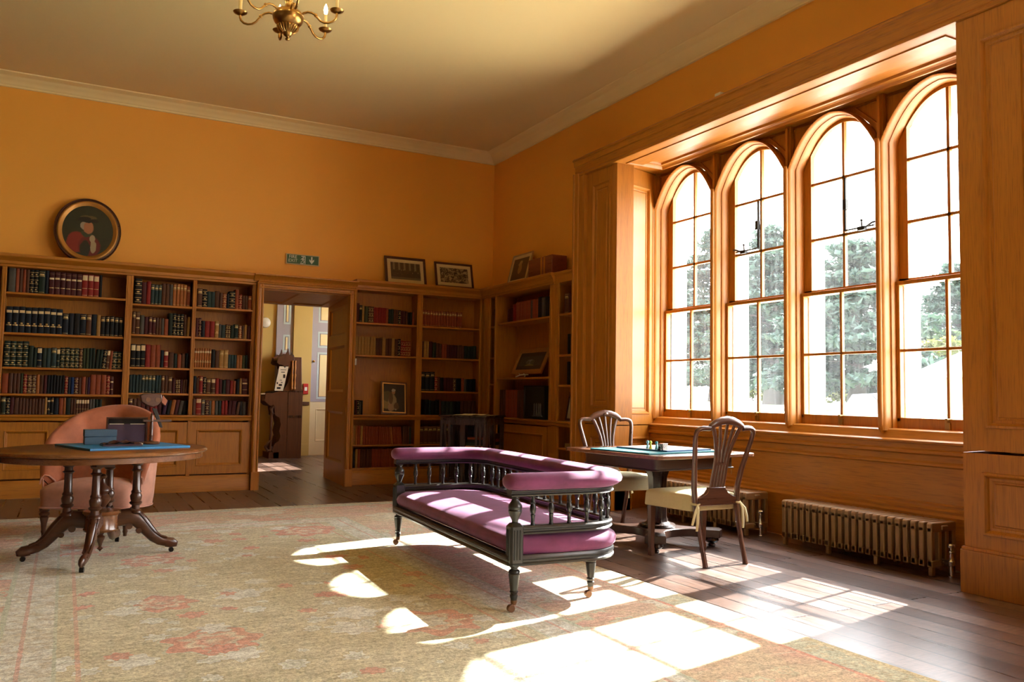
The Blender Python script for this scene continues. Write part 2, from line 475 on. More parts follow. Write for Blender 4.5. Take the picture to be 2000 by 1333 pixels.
# cornice: stepped and curved moulding (out from wall, down from ceiling)
cor = [(0,-.115),(.028,-.115),(.030,-.098),(.040,-.092),(.044,-.078),(.075,-.050),(.105,-.035),(.110,-.026),(.125,-.022),(.170,-.014),(.195,-.010),(.20,0),(0,0)]
def cornice(name, p, q, nrm):
    b = MB(); n = Vector(nrm)
    vs = []
    for e in (p, q):
        for o, h in cor: vs.append(tuple(Vector(e) + n*o + Vector((0,0,h))))
    m = len(cor)
    b.add(vs, [(i, (i+1) % m, m+(i+1) % m, m+i) for i in range(m)])
    return struct(b.build(name, M['cornice'], angle=50))
cornice('trim_1', (X0, YB, ZC), (WX, YB, ZC), (0,-1,0))
cornice('trim_2', (WX, Y0, ZC), (WX, YB, ZC), (-1,0,0))

RINGS = [(0,0),(.004,.010),(.016,.011),(.026,-.002),(.032,-.014),(.046,-.014),(.052,-.020),(.060,-.020),(.066,-.012),(.072,-.012)]
RFLAT = [(0,0),(.006,.006),(.014,.004),(.024,-.010),(.030,-.014)]
RFIELD = [(0,0),(.004,.008),(.014,.008),(.028,-.010),(.060,-.010),(.068,-.016),(.074,-.016),(.080,-.008)]

# ---------------- window bay: boxed casing, splayed reveals, soffit, apron
FX, SX = 4.69, 5.345                    # casing face / window frame plane
YL, YR = 6.845, 3.225                   # window frame ends
ZS = 3.41                               # soffit
b = MB()                               # left casing: architrave + shutter-box panels
arch = [(0,0),(0,.035),(.014,.05),(.03,.05),(.036,.036),(.085,.030),(.090,.020),(.16,.014),(.17,.024),(.195,.024),(.20,0)]
def archi_v(b, y0, sgn, z0, z1):        # vertical architrave: profile runs from outer edge y0 towards the opening
    pr = [(FX - h, y0 + sgn*o) for o, h in arch] + [(FX+.28, y0+sgn*.20), (FX+.28, y0)]
    b.prism(pr if sgn < 0 else pr[::-1], z0, z1, 'z')
archi_v(b, 7.40, -1, 0, 3.44)
b.box(FX-.055, 7.17, 0, FX+.2, 7.41, .30)
b.build('trim_3', M['oak_z'], bevel=.003); struct(bpy.data.objects['trim_3'])
b = MB()                                # architrave head
pr = [(FX - h, 3.605 - o) for o, h in arch] + [(FX+.28, 3.405), (FX+.28, 3.605)]
b.prism(pr, 1.6, 7.40, 'y')
struct(b.build('trim_4', M['oak_y'], bevel=.003))
b = MB()                                # shutter-box faces left
Z = 3.405
b.panelled((FX+.012, 7.20, .825), (0,-1,0), (0,0,1), (-1,0,0), .535, Z-.825, [(.10,.16,.42,Z-.825-.13)], RFIELD, .2)
b.panelled((FX+.012, 7.20, .0), (0,-1,0), (0,0,1), (-1,0,0), .535, .815, [(.10,.32,.42,.70)], RFIELD, .2)
b.box(FX-.03, 6.665, 0, FX+.2, 7.2, .20)
struct(b.build('trim_5', M['oak_z'], bevel=.002))
b = MB()                                # left reveal (splayed)
o = Vector((FX+.01, 6.668, .825)); e = Vector((SX, YL, .825)); L = (e-o).length; u = (e-o)/L
b.panelled(o, u, (0,0,1), (u.y, -u.x, 0), L, Z-.825, [(.125,.10,L-.13,Z-.825-.16)], RINGS, .05)
b.panelled(Vector((o.x,o.y,0)), u, (0,0,1), (u.y, -u.x, 0), L, .815, [(.125,.20,L-.14,.70)], RINGS, .05)
struct(b.build('trim_6', M['oak_z'], bevel=.002))
b = MB()                                # right shutter-box faces and reveal
b.panelled((FX-.008, 3.10, .822), (0,-1,0), (0,0,1), (-1,0,0), .60, Z-.822, [(.14,.13,.44,Z-.822-.15)], RINGS, .2)
b.panelled((FX-.012, 3.10, .0), (0,-1,0), (0,0,1), (-1,0,0), .60, .806, [(.115,.34,.44,.70)], RINGS, .2)
b.box(FX-.045, 2.5, 0, FX+.2, 3.108, .245); b.box(FX-.032, 2.5, .245, FX+.2, 3.106, .262)
o = Vector((FX, 3.10, 0)); e = Vector((SX, YR, 0)); L = (e-o).length; u = (e-o)/L
for z0, z1 in ((0,.806),(.822,Z)):
    b.panelled(Vector((o.x,o.y,z0)), u, (0,0,1), (-u.y, u.x, 0), L, z1-z0, [(.125,.12,L-.13,z1-z0-.13)], RINGS, .05)
struct(b.build('trim_7', M['oak_z'], bevel=.002))
b = MB(); archi_v(b, 2.30, 1, 0, 3.44); struct(b.build('trim_8', M['oak_z']))
b = MB()                                # soffit, one long moulded panel
b.panelled((FX, 7.25, ZS), (0,-1,0), (1,0,0), (0,0,-1), 4.5, SX-FX+.02, [(.62,.085,4.02,.545)], [(0,0),(.004,.014),(.018,.014),(.034,-.004),(.05,-.012),(.075,-.012),(.085,-.03),(.10,-.03)], .12)
struct(b.build('trim_9', M['oak_y'], bevel=.002))
b = MB()                                # boxing over the casing up to the wall: the ledge
b.box(FX+.02, 1.6, 3.42, WX, 7.39, 3.60); b.box(FX+.26, 7.0, 0, WX, 7.39, 3.5); b.box(FX+.26, 1.6, 0, WX+.2, 2.9, 3.42)
struct(b.build('trim_10', M['oak_y']))
# apron under the window
b = MB()
ap = [(5.30,0),(5.185,0),(5.185,.335),(5.20,.352),(5.20,.372),(5.215,.385),(5.215,.405),(5.235,.412),(5.235,.655),(5.222,.662),(5.222,.678),(5.235,.69),(5.235,.732),(5.215,.742),(5.215,.762),(5.228,.772),(5.228,.808),(5.212,.812),(5.212,.826),(5.225,.831),(5.275,.834),(5.305,.880),(5.310,.892),(5.322,.899),(5.345,.902),(5.38,.903),(5.38,0)]
b.prism(ap, 3.0, 7.0, 'y')
struct(b.build('trim_11', M['oak_y'], bevel=.002, angle=30))

# ---------------- four arched lights
def archpts(hw, zs, za, n=12):
    """depressed pointed arch from left spring over apex to right spring"""
    out = []
    for i in range(2*n+1):
        t = -1 + i/n
        s = math.copysign(1-(1-abs(t))**1.35, t)       # denser near the spring
        g = .86*(1-abs(s)**2.5)+.14*(1-abs(s))
        out.append((hw*s, zs+(za-zs)*g))
    return out
def light_loop(hw, zb, zs, za):
    return [(-hw, zb), (-hw, (zb+zs)/2)] + archpts(hw, zs, za) + [(hw, (zb+zs)/2), (hw, zb)]
def arched_frame(b, yc, A, B, xa, xb, mi=0):
    """frame between loops A (outer) and B (inner), front xa, back xb, closed along the bottom by its own depth"""
    n = len(A)
    P = lambda q, x: (x, yc - q[0], q[1])
    vs = [P(q, xa) for q in A] + [P(q, xa) for q in B] + [P(q, xb) for q in A] + [P(q, xb) for q in B]
    fs = []
    for i in range(n-1):
        fs += [(i, i+1, n+i+1, n+i), (3*n+i, 3*n+i+1, 2*n+i+1, 2*n+i), (n+i, n+i+1, 3*n+i+1, 3*n+i), (2*n+i, 2*n+i+1, i+1, i)]
    b.add(vs, fs, mi)
YC = [6.385, 5.482, 4.580, 3.676]
win = []
for k, yc in enumerate(YC):
    w = thing('window_%d' % (k+1), None, None, (0,0,0)); struct(w); win.append(w)
    b = MB()
    rings = [(.4505,3.405,SX),(.4505,3.405,5.305),(.444,3.402,5.285),(.434,3.396,5.275),(.424,3.388,5.285),(.419,3.384,5.305),(.419,3.384,5.345),
             (.414,3.380,5.352),(.408,3.376,5.352),(.403,3.372,5.365),(.400,3.370,5.385),(.400,3.370,5.47)]
    loops = [[(x, yc-q[0], q[1]) for q in light_loop(h, .885, 3.02+.3*(.45-h), za)] for h, za, x in rings]
    n = len(loops[0])
    vs = [p for l in loops for p in l]
    b.add(vs, [(r*n+i, r*n+i+1, (r+1)*n+i+1, (r+1)*n+i) for r in range(len(loops)-1) for i in range(n-1)])
    # spandrel plate behind the arch head, with a sunk triangle each side
    lp = light_loop(.4505, .885, 3.02, 3.405)[2:-2]; m = len(lp)
    top = []
    for q in lp: top.append((q[0], ZS+.01))
    vs = [(SX+.012, yc-q[0], q[1]) for q in lp] + [(SX+.012, yc-q[0], q[1]) for q in top]
    b.add(vs, [(i, i+1, m+i+1, m+i) for i in range(m-1)])
    for s in (-1, 1):                   # little spandrel beads
        tri = [(s*.425, 3.18), (s*.425, 3.385), (s*.20, 3.385)]
        b.tube([(SX+.004, yc-a, z) for a, z in tri], .009, 6, True)
        b.box(SX-.035, yc-s*.452, 3.0, SX+.02, yc-s*.430, ZS)
    b.build('window_frame', M['oak_z'], w, angle=32)
    # upper sash (outer plane) with arched head, glazing bars
    b = MB()
    A = light_loop(.400, 1.98, 3.02, 3.372); B = light_loop(.325, 1.98, 3.14, 3.342)
    arched_frame(b, yc, A, B, 5.435, 5.475)
    b.box(5.435, yc-.40, 1.955, 5.475, yc+.40, 2.005)
    b.box(5.440, yc-.011, 2.0, 5.470, yc+.011, 3.345)
    for z in (2.425, 2.893): b.box(5.440, yc-.33, z-.011, 5.470, yc+.33, z+.011)
    b.build('upper_sash', M['oak_z'], w, bevel=.004)
    b = MB()                            # lower sash, in front
    b.box(5.390, yc-.408, .890, 5.430, yc+.408, .980); b.box(5.390, yc-.408, 1.955, 5.430, yc+.408, 1.985)
    for s in (-1, 1): b.box(5.390, yc+s*.372, .95, 5.430, yc+s*.408, 1.97)
    b.box(5.395, yc-.011, .97, 5.425, yc+.011, 1.97); b.box(5.395, yc-.38, 1.460, 5.425, yc+.38, 1.482)
    b.build('lower_sash', M['oak_z'], w, bevel=.004)
    b = MB()
    lp = light_loop(.33, 2.0, 3.14, 3.345)
    b.add([(5.456, yc-q[0], q[1]) for q in lp], [tuple(range(len(lp)))])
    b.add([(5.411, yc-a, z) for a, z in ((-.375,.975),(.375,.975),(.375,1.96),(-.375,1.96))], [(0,1,2,3)])
    b.build('glass_pane', M['glass'], w)
    b = MB()                            # brass sash lift on the bottom rail
    b.box(5.376, yc-.022, .905, 5.392, yc+.018, .955); b.box(5.362, yc-.012, .955, 5.40, yc+.008, .985)
    b.build('sash_fastener', M['brass'], w, bevel=.003)
b = MB()                                # projecting noses of the mullions
for y in [YC[0]+.4515] + [(YC[i]+YC[i+1])/2 for i in range(3)]:
    pts = [(5.335, y, .845), (5.30, y, .875), (5.278, y, .93), (5.274, y, 1.1), (5.274, y, 3.06)]
    b.tube(pts, [.006, .016, .021, .021, .021], 10)
    b.box(5.285, y-.012, .88, 5.36, y+.012, 3.39)
struct(b.build('trim_12', M['oak_z'], angle=50))
# opened hopper panes: iron stays on lights two and three
for yc, zz, w in ((YC[1], 2.425, win[1]), (YC[2], 2.425, win[2])):
    sy = -1 if yc < 5 else 1
    b = MB()
    b.box(5.415, yc+sy*.02, zz+.02, 5.43, yc+sy*.30, zz+.03)
    b.box(5.40, yc+sy*.16, zz+.0, 5.435, yc+sy*.225, zz+.03); b.tube([(5.42, yc+sy*.19, zz+.02), (5.415, yc+sy*.19, zz+.075)], .006, 8)
    b.ball((5.415, yc+sy*.19, zz+.08), .011, 8, 6)
    b.tube([(5.42, yc+sy*.22, zz+.02), (5.41, yc+sy*.29, zz+.045), (5.42, yc+sy*.325, zz+.05)], .008, 8)
    b.box(5.425, yc+sy*.018, zz+.02, 5.44, yc+sy*.032, 2.88)
    b.box(5.412, yc+sy*.012, 2.62, 5.44, yc+sy*.045, 2.70)
    b.build('window_stay', M['black'], w)
# outer stonework: mullions, jambs, head and sill
b = MB()
for y in (YC[0]+.4515, (YC[0]+YC[1])/2, (YC[1]+YC[2])/2, (YC[2]+YC[3])/2, YC[3]-.4515):
    b.prism([(5.48, y-.060), (5.48, y+.060), (5.70, y+.032), (5.70, y-.032)], .8, 3.6, 'z')
b.prism([(5.48,6.776),(5.70,6.806),(5.70,7.3),(5.48,7.3)], .6, 3.8, 'z'); b.prism([(5.48,3.284),(5.48,2.7),(5.70,2.7),(5.70,3.256)], .6, 3.8, 'z')
b.box(5.48, 2.7, .3, 5.78, 7.2, .90)
for yc in YC:
    l1 = light_loop(.395, 2.6, 3.0, 3.385)[2:-2]; l2 = light_loop(.435, 2.6, 3.0, 3.235)[2:-2]; m = len(l1)
    vs = [(5.48, yc-q[0], q[1]) for q in l1] + [(5.70, yc-q[0], q[1]) for q in l2] + [(5.48, yc-q[0], 3.62) for q in l1] + [(5.70, yc-q[0], 3.62) for q in l2]
    b.add(vs, [(i, i+1, m+i+1, m+i) for i in range(m-1)] + [(2*m+i, 2*m+i+1, i+1, i) for i in range(m-1)] + [(m+i, m+i+1, 3*m+i+1, 3*m+i) for i in range(m-1)])
struct(b.build('trim_13', M['stone'], bevel=.006))
w = thing('window_6', None, None); struct(w)   # unseen bay added in the same wall behind the camera, for more daylight
b = MB()
for y in (-2.38, -1.475, -.55, .375, 1.28): b.box(5.36, y-.05, .9, 5.46, y+.05, 3.4)
for z in (.93, 1.97, 3.37): b.box(5.36, -2.4, z-.03, 5.46, 1.3, z+.03)
b.build('window_frame', M['oak_z'], w)
# sensor box on the casing ledge
b = MB(); b.box(4.70, 5.195, 3.605, 4.76, 5.265, 3.655)
tag(b.build('sensor_box', M['white'], bevel=.006), 'small cream sensor box on the ledge above the window casing', 'sensor')

# ---------------- door surround, reveal, hall beyond
b = MB()
DY = 9.50
def jamb(x0, sgn):
    pr = [(0,0),(0,.02),(.014,.035),(.026,.03),(.032,.012),(.055,.010),(.062,.02),(.075,.02),(.082,0)]
    P = [(x0+sgn*o, DY+.03-h) for o, h in pr] + [(x0+sgn*.082, DY+.1), (x0, DY+.1)]
    b.prism(P if sgn < 0 else P[::-1], 0, 2.33, 'z')
jamb(2.985, -1); jamb(1.835, 1)
b.box(1.835, DY-.01, 0, 1.925, DY+.1, .2); b.box(2.895, DY-.01, 0, 2.985, DY+.1, .2)
pr = [(DY+.03-h, 2.325-o) for o, h in [(0,0),(0,.02),(.014,.035),(.026,.03),(.032,.012),(.055,.010),(.062,.02),(.075,.02),(.082,0)]]
b.prism(pr + [(DY+.1, 2.243), (DY+.1, 2.325)], 1.835, 2.985, 'x')
b.prism([(9.45,2.405),(9.45,2.39),(9.475,2.375),(9.485,2.36),(9.50,2.35),(9.51,2.325),(9.60,2.325),(9.9,2.325),(9.9,2.405)], 1.80, 2.99, 'x')
b.box(1.80, 9.58, 0, 1.86, 9.92, 2.33); b.box(2.985, 9.58, 0, 3.0, 9.92, 2.33)
struct(b.build('trim_14', M['oak_z'], bevel=.002))
b = MB()                                # panelled right reveal of the deep doorway
o = Vector((2.905, 9.58, 0)); e = Vector((2.98, 10.70, 0)); L = (e-o).length; u = (e-o)/L
b.panelled(o, u, (0,0,1), (-u.y, u.x, 0), L, 2.235, [(.14,.25,L-.10,.86),(.14,1.10,L-.10,1.66),(.14,1.80,L-.10,2.14)], [(0,0),(.012,-.012),(.03,-.022),(.04,-.022)], .06)
struct(b.build('trim_15', M['oak_z'], bevel=.002))
b = MB()
o = Vector((1.925, 9.58, 0)); e = Vector((1.87, 10.70, 0)); L = (e-o).length; u = (e-o)/L
b.panelled(o, u, (0,0,1), (u.y, -u.x, 0), L, 2.235, [(.14,.25,L-.14,.92),(.14,1.06,L-.14,1.66),(.14,1.80,L-.14,2.14)], [(0,0),(.012,-.012),(.03,-.022),(.04,-.022)], .06)
struct(b.build('trim_16', M['oak_z'], bevel=.002))
b = MB()                                # panelled doorway soffit
b.panelled((1.86, 9.58, 2.235), (1,0,0), (0,1,-.035), (0,0,-1), 1.13, 1.12, [(.14,.12,.50,1.0),(.62,.12,1.0,1.0)], [(0,0),(.02,-.014),(.05,-.014)], .05)
struct(b.build('trim_17', M['oak_x'], bevel=.002))
# hall: walls, ceiling, window, panelled shutters
b = MB(); b.box(.2, 14.4, 0, 5.9, 14.7, 3.6); struct(b.build('wall_hall_far', M['hallwall']))
b = MB(); b.box(.0, 10.70, 0, .2, 14.7, 3.6); struct(b.build('wall_hall_left', M['hallwall']))
b = MB()
b.box(5.0, 10.70, 0, 5.2, 12.22, 3.6); b.box(5.0, 13.52, 0, 5.2, 14.4, 3.6); b.box(5.0, 12.22, 0, 5.2, 13.52, 1.50); b.box(5.0, 12.22, 2.75, 5.2, 13.52, 3.6)
struct(b.build('wall_hall_right', M['hallwall']))
b = MB(); b.box(.0, 10.70, 3.6, 5.9, 14.7, 3.72); struct(b.build('ceiling_hall', M['ceil']))
w = thing('window_5', None, None); struct(w)
b = MB(); b.box(5.05, 12.85, 1.47, 5.12, 12.91, 2.78); b.box(5.05, 12.2, 2.15, 5.12, 13.54, 2.21)
b.box(5.05, 12.2, 1.48, 5.12, 13.54, 1.54); b.box(5.05, 12.2, 2.72, 5.12, 13.54, 2.78)
b.build('window_frame', M['hallcream'], w)
def shutter(name, x0, x1, zs):
    W = x1-x0; y = 14.36
    t = thing(name, None, None, (x0, y, 0)); struct(t)
    up = []
    for z0, z1 in zs: up.append((.11, z0-.92, W-.05 if W < .6 else W-.11, z1-.92))
    b = MB(); b.panelled((0,0,.92), (1,0,0), (0,0,1), (0,-1,0), W, 2.6, up, [(0,0),(.002,0)], .05); b.build('grey_board', M['hallgrey'], t)
    bt = MB(); bp = MB()
    for a0, c0, a1, c1 in up:
        bt.panelled((a0,-.004,.92+c0), (1,0,0), (0,0,1), (0,-1,0), a1-a0, c1-c0, [(.025,.025,a1-a0-.025,c1-c0-.025)], [(0,0),(.01,-.01),(.02,-.012)], .01)
        bp.box(a0+.045, -.010, .92+c0+.045, a1-.045, -.002, .92+c1-.045)
    bt.build('panel_moulding', M['hallblue'], t); bp.build('panel_field', M['hallpanel'], t)
    b = MB(); b.panelled((0,-.002,0), (1,0,0), (0,0,1), (0,-1,0), W, .915, [(.11,.24,W-.06,.80)], RFLAT, .05); b.build('lower_board', M['hallcream'], t, bevel=.002)
    return t
t = shutter('door_1', 3.72, 4.5, [(.97,1.78),(1.86,2.14),(2.30,3.3)])
b = MB(); b.ball((.045, -.03, 1.62), .022, 10, 8); b.build('door_knob', M['brass'], t)
shutter('door_2', 3.12, 3.40, [(.97,1.62),(1.76,2.06),(2.24,3.3)])
b = MB(); b.box(3.40, 14.32, 0, 3.72, 14.41, 3.6); b.box(3.40, 14.30, .86, 3.70, 14.33, .92, 1); b.box(3.40, 14.29, 0, 3.70, 14.33, .2)
struct(b.build('trim_18', [M['hallwall'], M['organ']], bevel=.003))
t = thing('fire_call_point', 'small red fire call point on the yellow wall of the hall', 'alarm', (3.63, 14.32, 1.14))
b = MB(); b.box(-.045,-.03,-.09,.045,0,.09); b.build('casing', plain('signal_red', (.55,.03,.02), .4), t, bevel=.006)
b = MB(); b.box(-.022,-.036,-.03,.022,-.028,.03); b.build('glass_plate', M['white'], t)
b = MB(); b.lathe([(0,0),(.09,0),(.09,.02),(.075,.05),(.04,.065),(0,.07)], seg=18)
o = b.build('alarm_sounder', M['white'], loc=(2.93, 14.40, 2.25), rot=(PI/2, 0, 0)); tag(o, 'round cream alarm sounder high on the hall wall', 'alarm')

# ------------------------------------------------------------------ bookcases
def bookcase(name, label, loc, rz, depth, uL, uR, bays, stiles, top, cor_out, plinth_u, doors, ledge_z, open_low=None, cor_u=None):
    t = thing(name, label, 'bookcase', loc, rz)
    b = MB()
    b.box(uL, depth-.015, 0, uR, depth, top)                                   # back board
    for s0, s1 in stiles:
        b.box(s0, 0, ledge_z-.02, s1, .024, top); 
        c = (s0+s1)/2
        b.box(c-.011, .02, ledge_z-.02, c+.011, depth-.01, top)                # division behind the stile
        if s1-s0 > .03:
            for q in (.25, .75): b.tube([(s0+(s1-s0)*q, -.001, ledge_z), (s0+(s1-s0)*q, -.001, top)], .0045, 6)
        b.box(s0, .0, .1, s1, .03, ledge_z-.06)
        b.box(c-.011, .02, .1, c+.011, depth-.01, ledge_z-.06)
    b.box(uL, 0, top, uR, depth, top+.10)
    b.build('carcass', M['oak_z'], t, bevel=.002)
    k = cor_out
    for c0, c1, extra in (cor_u or [(uL, uR, 0)]):
        b = MB()
        pr = [(.01,top-.005),(-.012-extra,top),(-.014-extra,top+.018),(-.024-extra,top+.026),(-.026-extra,top+.055),(-k*.7-extra,top+.075),(-k-extra,top+.095),(-k-extra,top+.118),(-k*.9-extra,top+.124),(depth,top+.124),(depth,top)]
        b.prism(pr, c0, c1, 'x'); b.build('cornice', M['oak_x'], t, bevel=.0015, angle=30)
    b = MB()
    b.prism([(-.035,ledge_z-.008),(-.03,ledge_z),(depth-.01,ledge_z),(depth-.01,ledge_z-.06),(-.006,ledge_z-.06),(-.01,ledge_z-.05),(-.014,ledge_z-.03),(-.03,ledge_z-.022)], uL, uR, 'x')
    b.build('ledge', M['oak_x'], t, bevel=.002)
    b = MB(); b.prism([(-.02,0),(-.02,.135),(-.010,.15),(-.004,.165),(.02,.165),(.02,0)], plinth_u[0], plinth_u[1], 'x')
    b.box(plinth_u[0], 0, .14, plinth_u[1], depth-.01, .175)
    b.build('plinth', M['oak_x'], t, bevel=.003)
    for d0, d1, pan in doors:
        b = MB(); b.panelled((d0, -.002, .19), (1,0,0), (0,0,1), (0,-1,0), d1-d0, ledge_z-.075-.19, [(.085,.085,d1-d0-.085,ledge_z-.075-.19-.08)], RFLAT, .02)
        b.build('cabinet_door', M['oak_z'], t, bevel=.0015)
    for u0, u1, zs in bays:
        for z in zs:
            b = MB(); b.box(u0-.01, .012, z-.022, u1+.01, depth-.012, z); b.build('shelf', M['oak_x'], t, bevel=.003)
    for u0, u1, zs in (open_low or []):
        for z in zs:
            b = MB(); b.box(u0-.01, .012, z-.018, u1+.01, depth-.012, z); b.build('shelf', M['oak_x'], t, bevel=.003)
    return t
S1, S2, S3 = [2.036,1.634,1.293,1.030], [1.993,1.672,1.326,1.054], [2.000,1.670,1.339,1.053]
bookcase('bookcase', 'long oak bookcase over panelled cupboards left of the doorway', (0,9.56,0), 0, .335, -1.75, 1.834,
         [(-1.70,-.606,S1),(-.563,.511,S1),(.578,1.169,S2),(1.209,1.81,S3)], [(-1.75,-1.70),(-.606,-.563),(.511,.578),(1.169,1.209),(1.81,1.834)],
         2.285, .075, (-1.75,1.834), [(-1.74,-1.2,0),(-1.18,-.62,0),(-.60,-.05,0),(-.035,.53,0),(.56,1.165,0),(1.178,1.825,0)], .822)
bookcase('bookcase', 'oak bookcase right of the doorway, open to the bottom with brown book rows', (0,9.63,0), 0, .265, 3.0, 4.75,
         [(3.028,3.80,[1.940,1.548]),(3.875,4.665,[1.938,1.545,1.128])], [(3.0,3.028),(3.80,3.875),(4.665,4.75)],
         2.325, .06, (3.0,4.75), [], .830, [(3.028,3.82,[.470,.197]),(3.875,4.665,[.470,.197])])
bookcase('bookcase', 'oak corner bookcase on the window wall beside the tall casing', (4.66,9.60,0), -PI/2, .30, .02, 2.20,
         [(.26,.404,[1.95,1.56,1.23]),(.452,1.732,[1.976,1.303]),(1.917,2.19,[1.98,1.538,1.214])], [(.085,.26),(.404,.452),(1.732,1.917),(2.185,2.20)],
         2.318, .055, (.085,2.20), [(.47,1.715,0)], .826, [(1.917,2.19,[.54,.197])], [(.085,1.84,.0),(1.84,2.20,-.04)])

# ------------------------------------------------------------------ books
import re
BC = {'k':('black',(.012,.012,.013)), 'n':('navy',(.012,.020,.035)), 'b':('blue',(.012,.035,.13)), 'd':('dark green',(.016,.030,.020)),
      'g':('olive green',(.050,.060,.022)), 't':('blue-green',(.030,.060,.060)), 'r':('red',(.24,.020,.016)), 'm':('maroon',(.085,.016,.018)),
      'o':('tan orange',(.36,.125,.035)), 'w':('brown',(.090,.036,.018)), 'y':('ochre',(.36,.20,.06)), 'e':('grey',(.11,.10,.085)),
      'p':('purple',(.055,.018,.055)), 'x':('rust red',(.26,.058,.022))}
BM = {k: plain('book_cloth_'+v[0].replace(' ','_').replace('-','_'), tuple((.45 if k in 'kn' else .82 if k in 'xowyr' else .62)*q for q in v[1]), .6, 0, .3, 40, Specular_IOR_Level=.22) for k, v in BC.items()}
M['gilt'] = plain('gilt_lettering', (.50,.36,.14), .42, .5, .25, 60)
M['label'] = plain('cream_spine_label', (.58,.45,.24), .6, 0, .2, 60)
M['pages'] = plain('page_edges', (.42,.33,.20), .85, 0, .2, 90)
ADJ = {0:'cloth', 1:'gilt-lined', 2:'banded', 3:'gilt-tooled', 4:'labelled', 5:'pale-banded'}
def book_mesh(b, w, h, style, dep, cm=0):
    """upright book, spine towards -y at y=0, x in 0..w"""
    r = min(.008, w*.3); c = w/2
    sp = [(0, r)] + [(c - c*math.cos(PI*i/6), r - r*math.sin(PI*i/6)) for i in range(1, 6)] + [(w, r)]
    b.prism(sp + [(w, dep), (w-.002, dep), (w-.002, r+.004), (.002, r+.004), (.002, dep), (0, dep)], 0, h, 'z', cm)
    b.box(.002, r+.004, .003, w-.002, dep-.005, h-.004, cm+1)
    def band(z0, z1, mi, k=.0008):
        q = [(c - (c*.94+k)*math.cos(PI*i/6), r - (r+k)*math.sin(PI*i/6)) for i in range(0, 7)]
        b.prism(q, z0, z1, 'z', mi)
    G, Lb = cm+2, cm+3
    if style == 1:
        for f in (.06, .74, .78, .92): band(h*f, h*f+.003, G)
        band(h*.80, h*.86, G, .0004)
    elif style == 2:
        band(h*.66, h*.74, Lb); band(h*.90, h*.905, G); band(h*.28, h*.31, G)
    elif style == 3:
        for f in (.08, .24, .40, .56, .72, .88): band(h*f, h*f+.004, G, .002)
        for f in (.16, .48, .80): b.ball((c, -.0006, h*f), (w*.22, .0012, h*.025), 8, 5, G)
    elif style == 4:
        band(h*.72, h*.95, Lb); band(h*.35, h*.37, G); band(h*.05, h*.065, G)
    elif style == 5:
        band(h*.76, h*.86, Lb); band(h*.27, h*.31, G); b.ball((c, -.0006, h*.36), (w*.2, .0012, h*.03), 8, 5, G)
def bmats(c): return [BM[c], M['pages'], M['gilt'], M['label']]
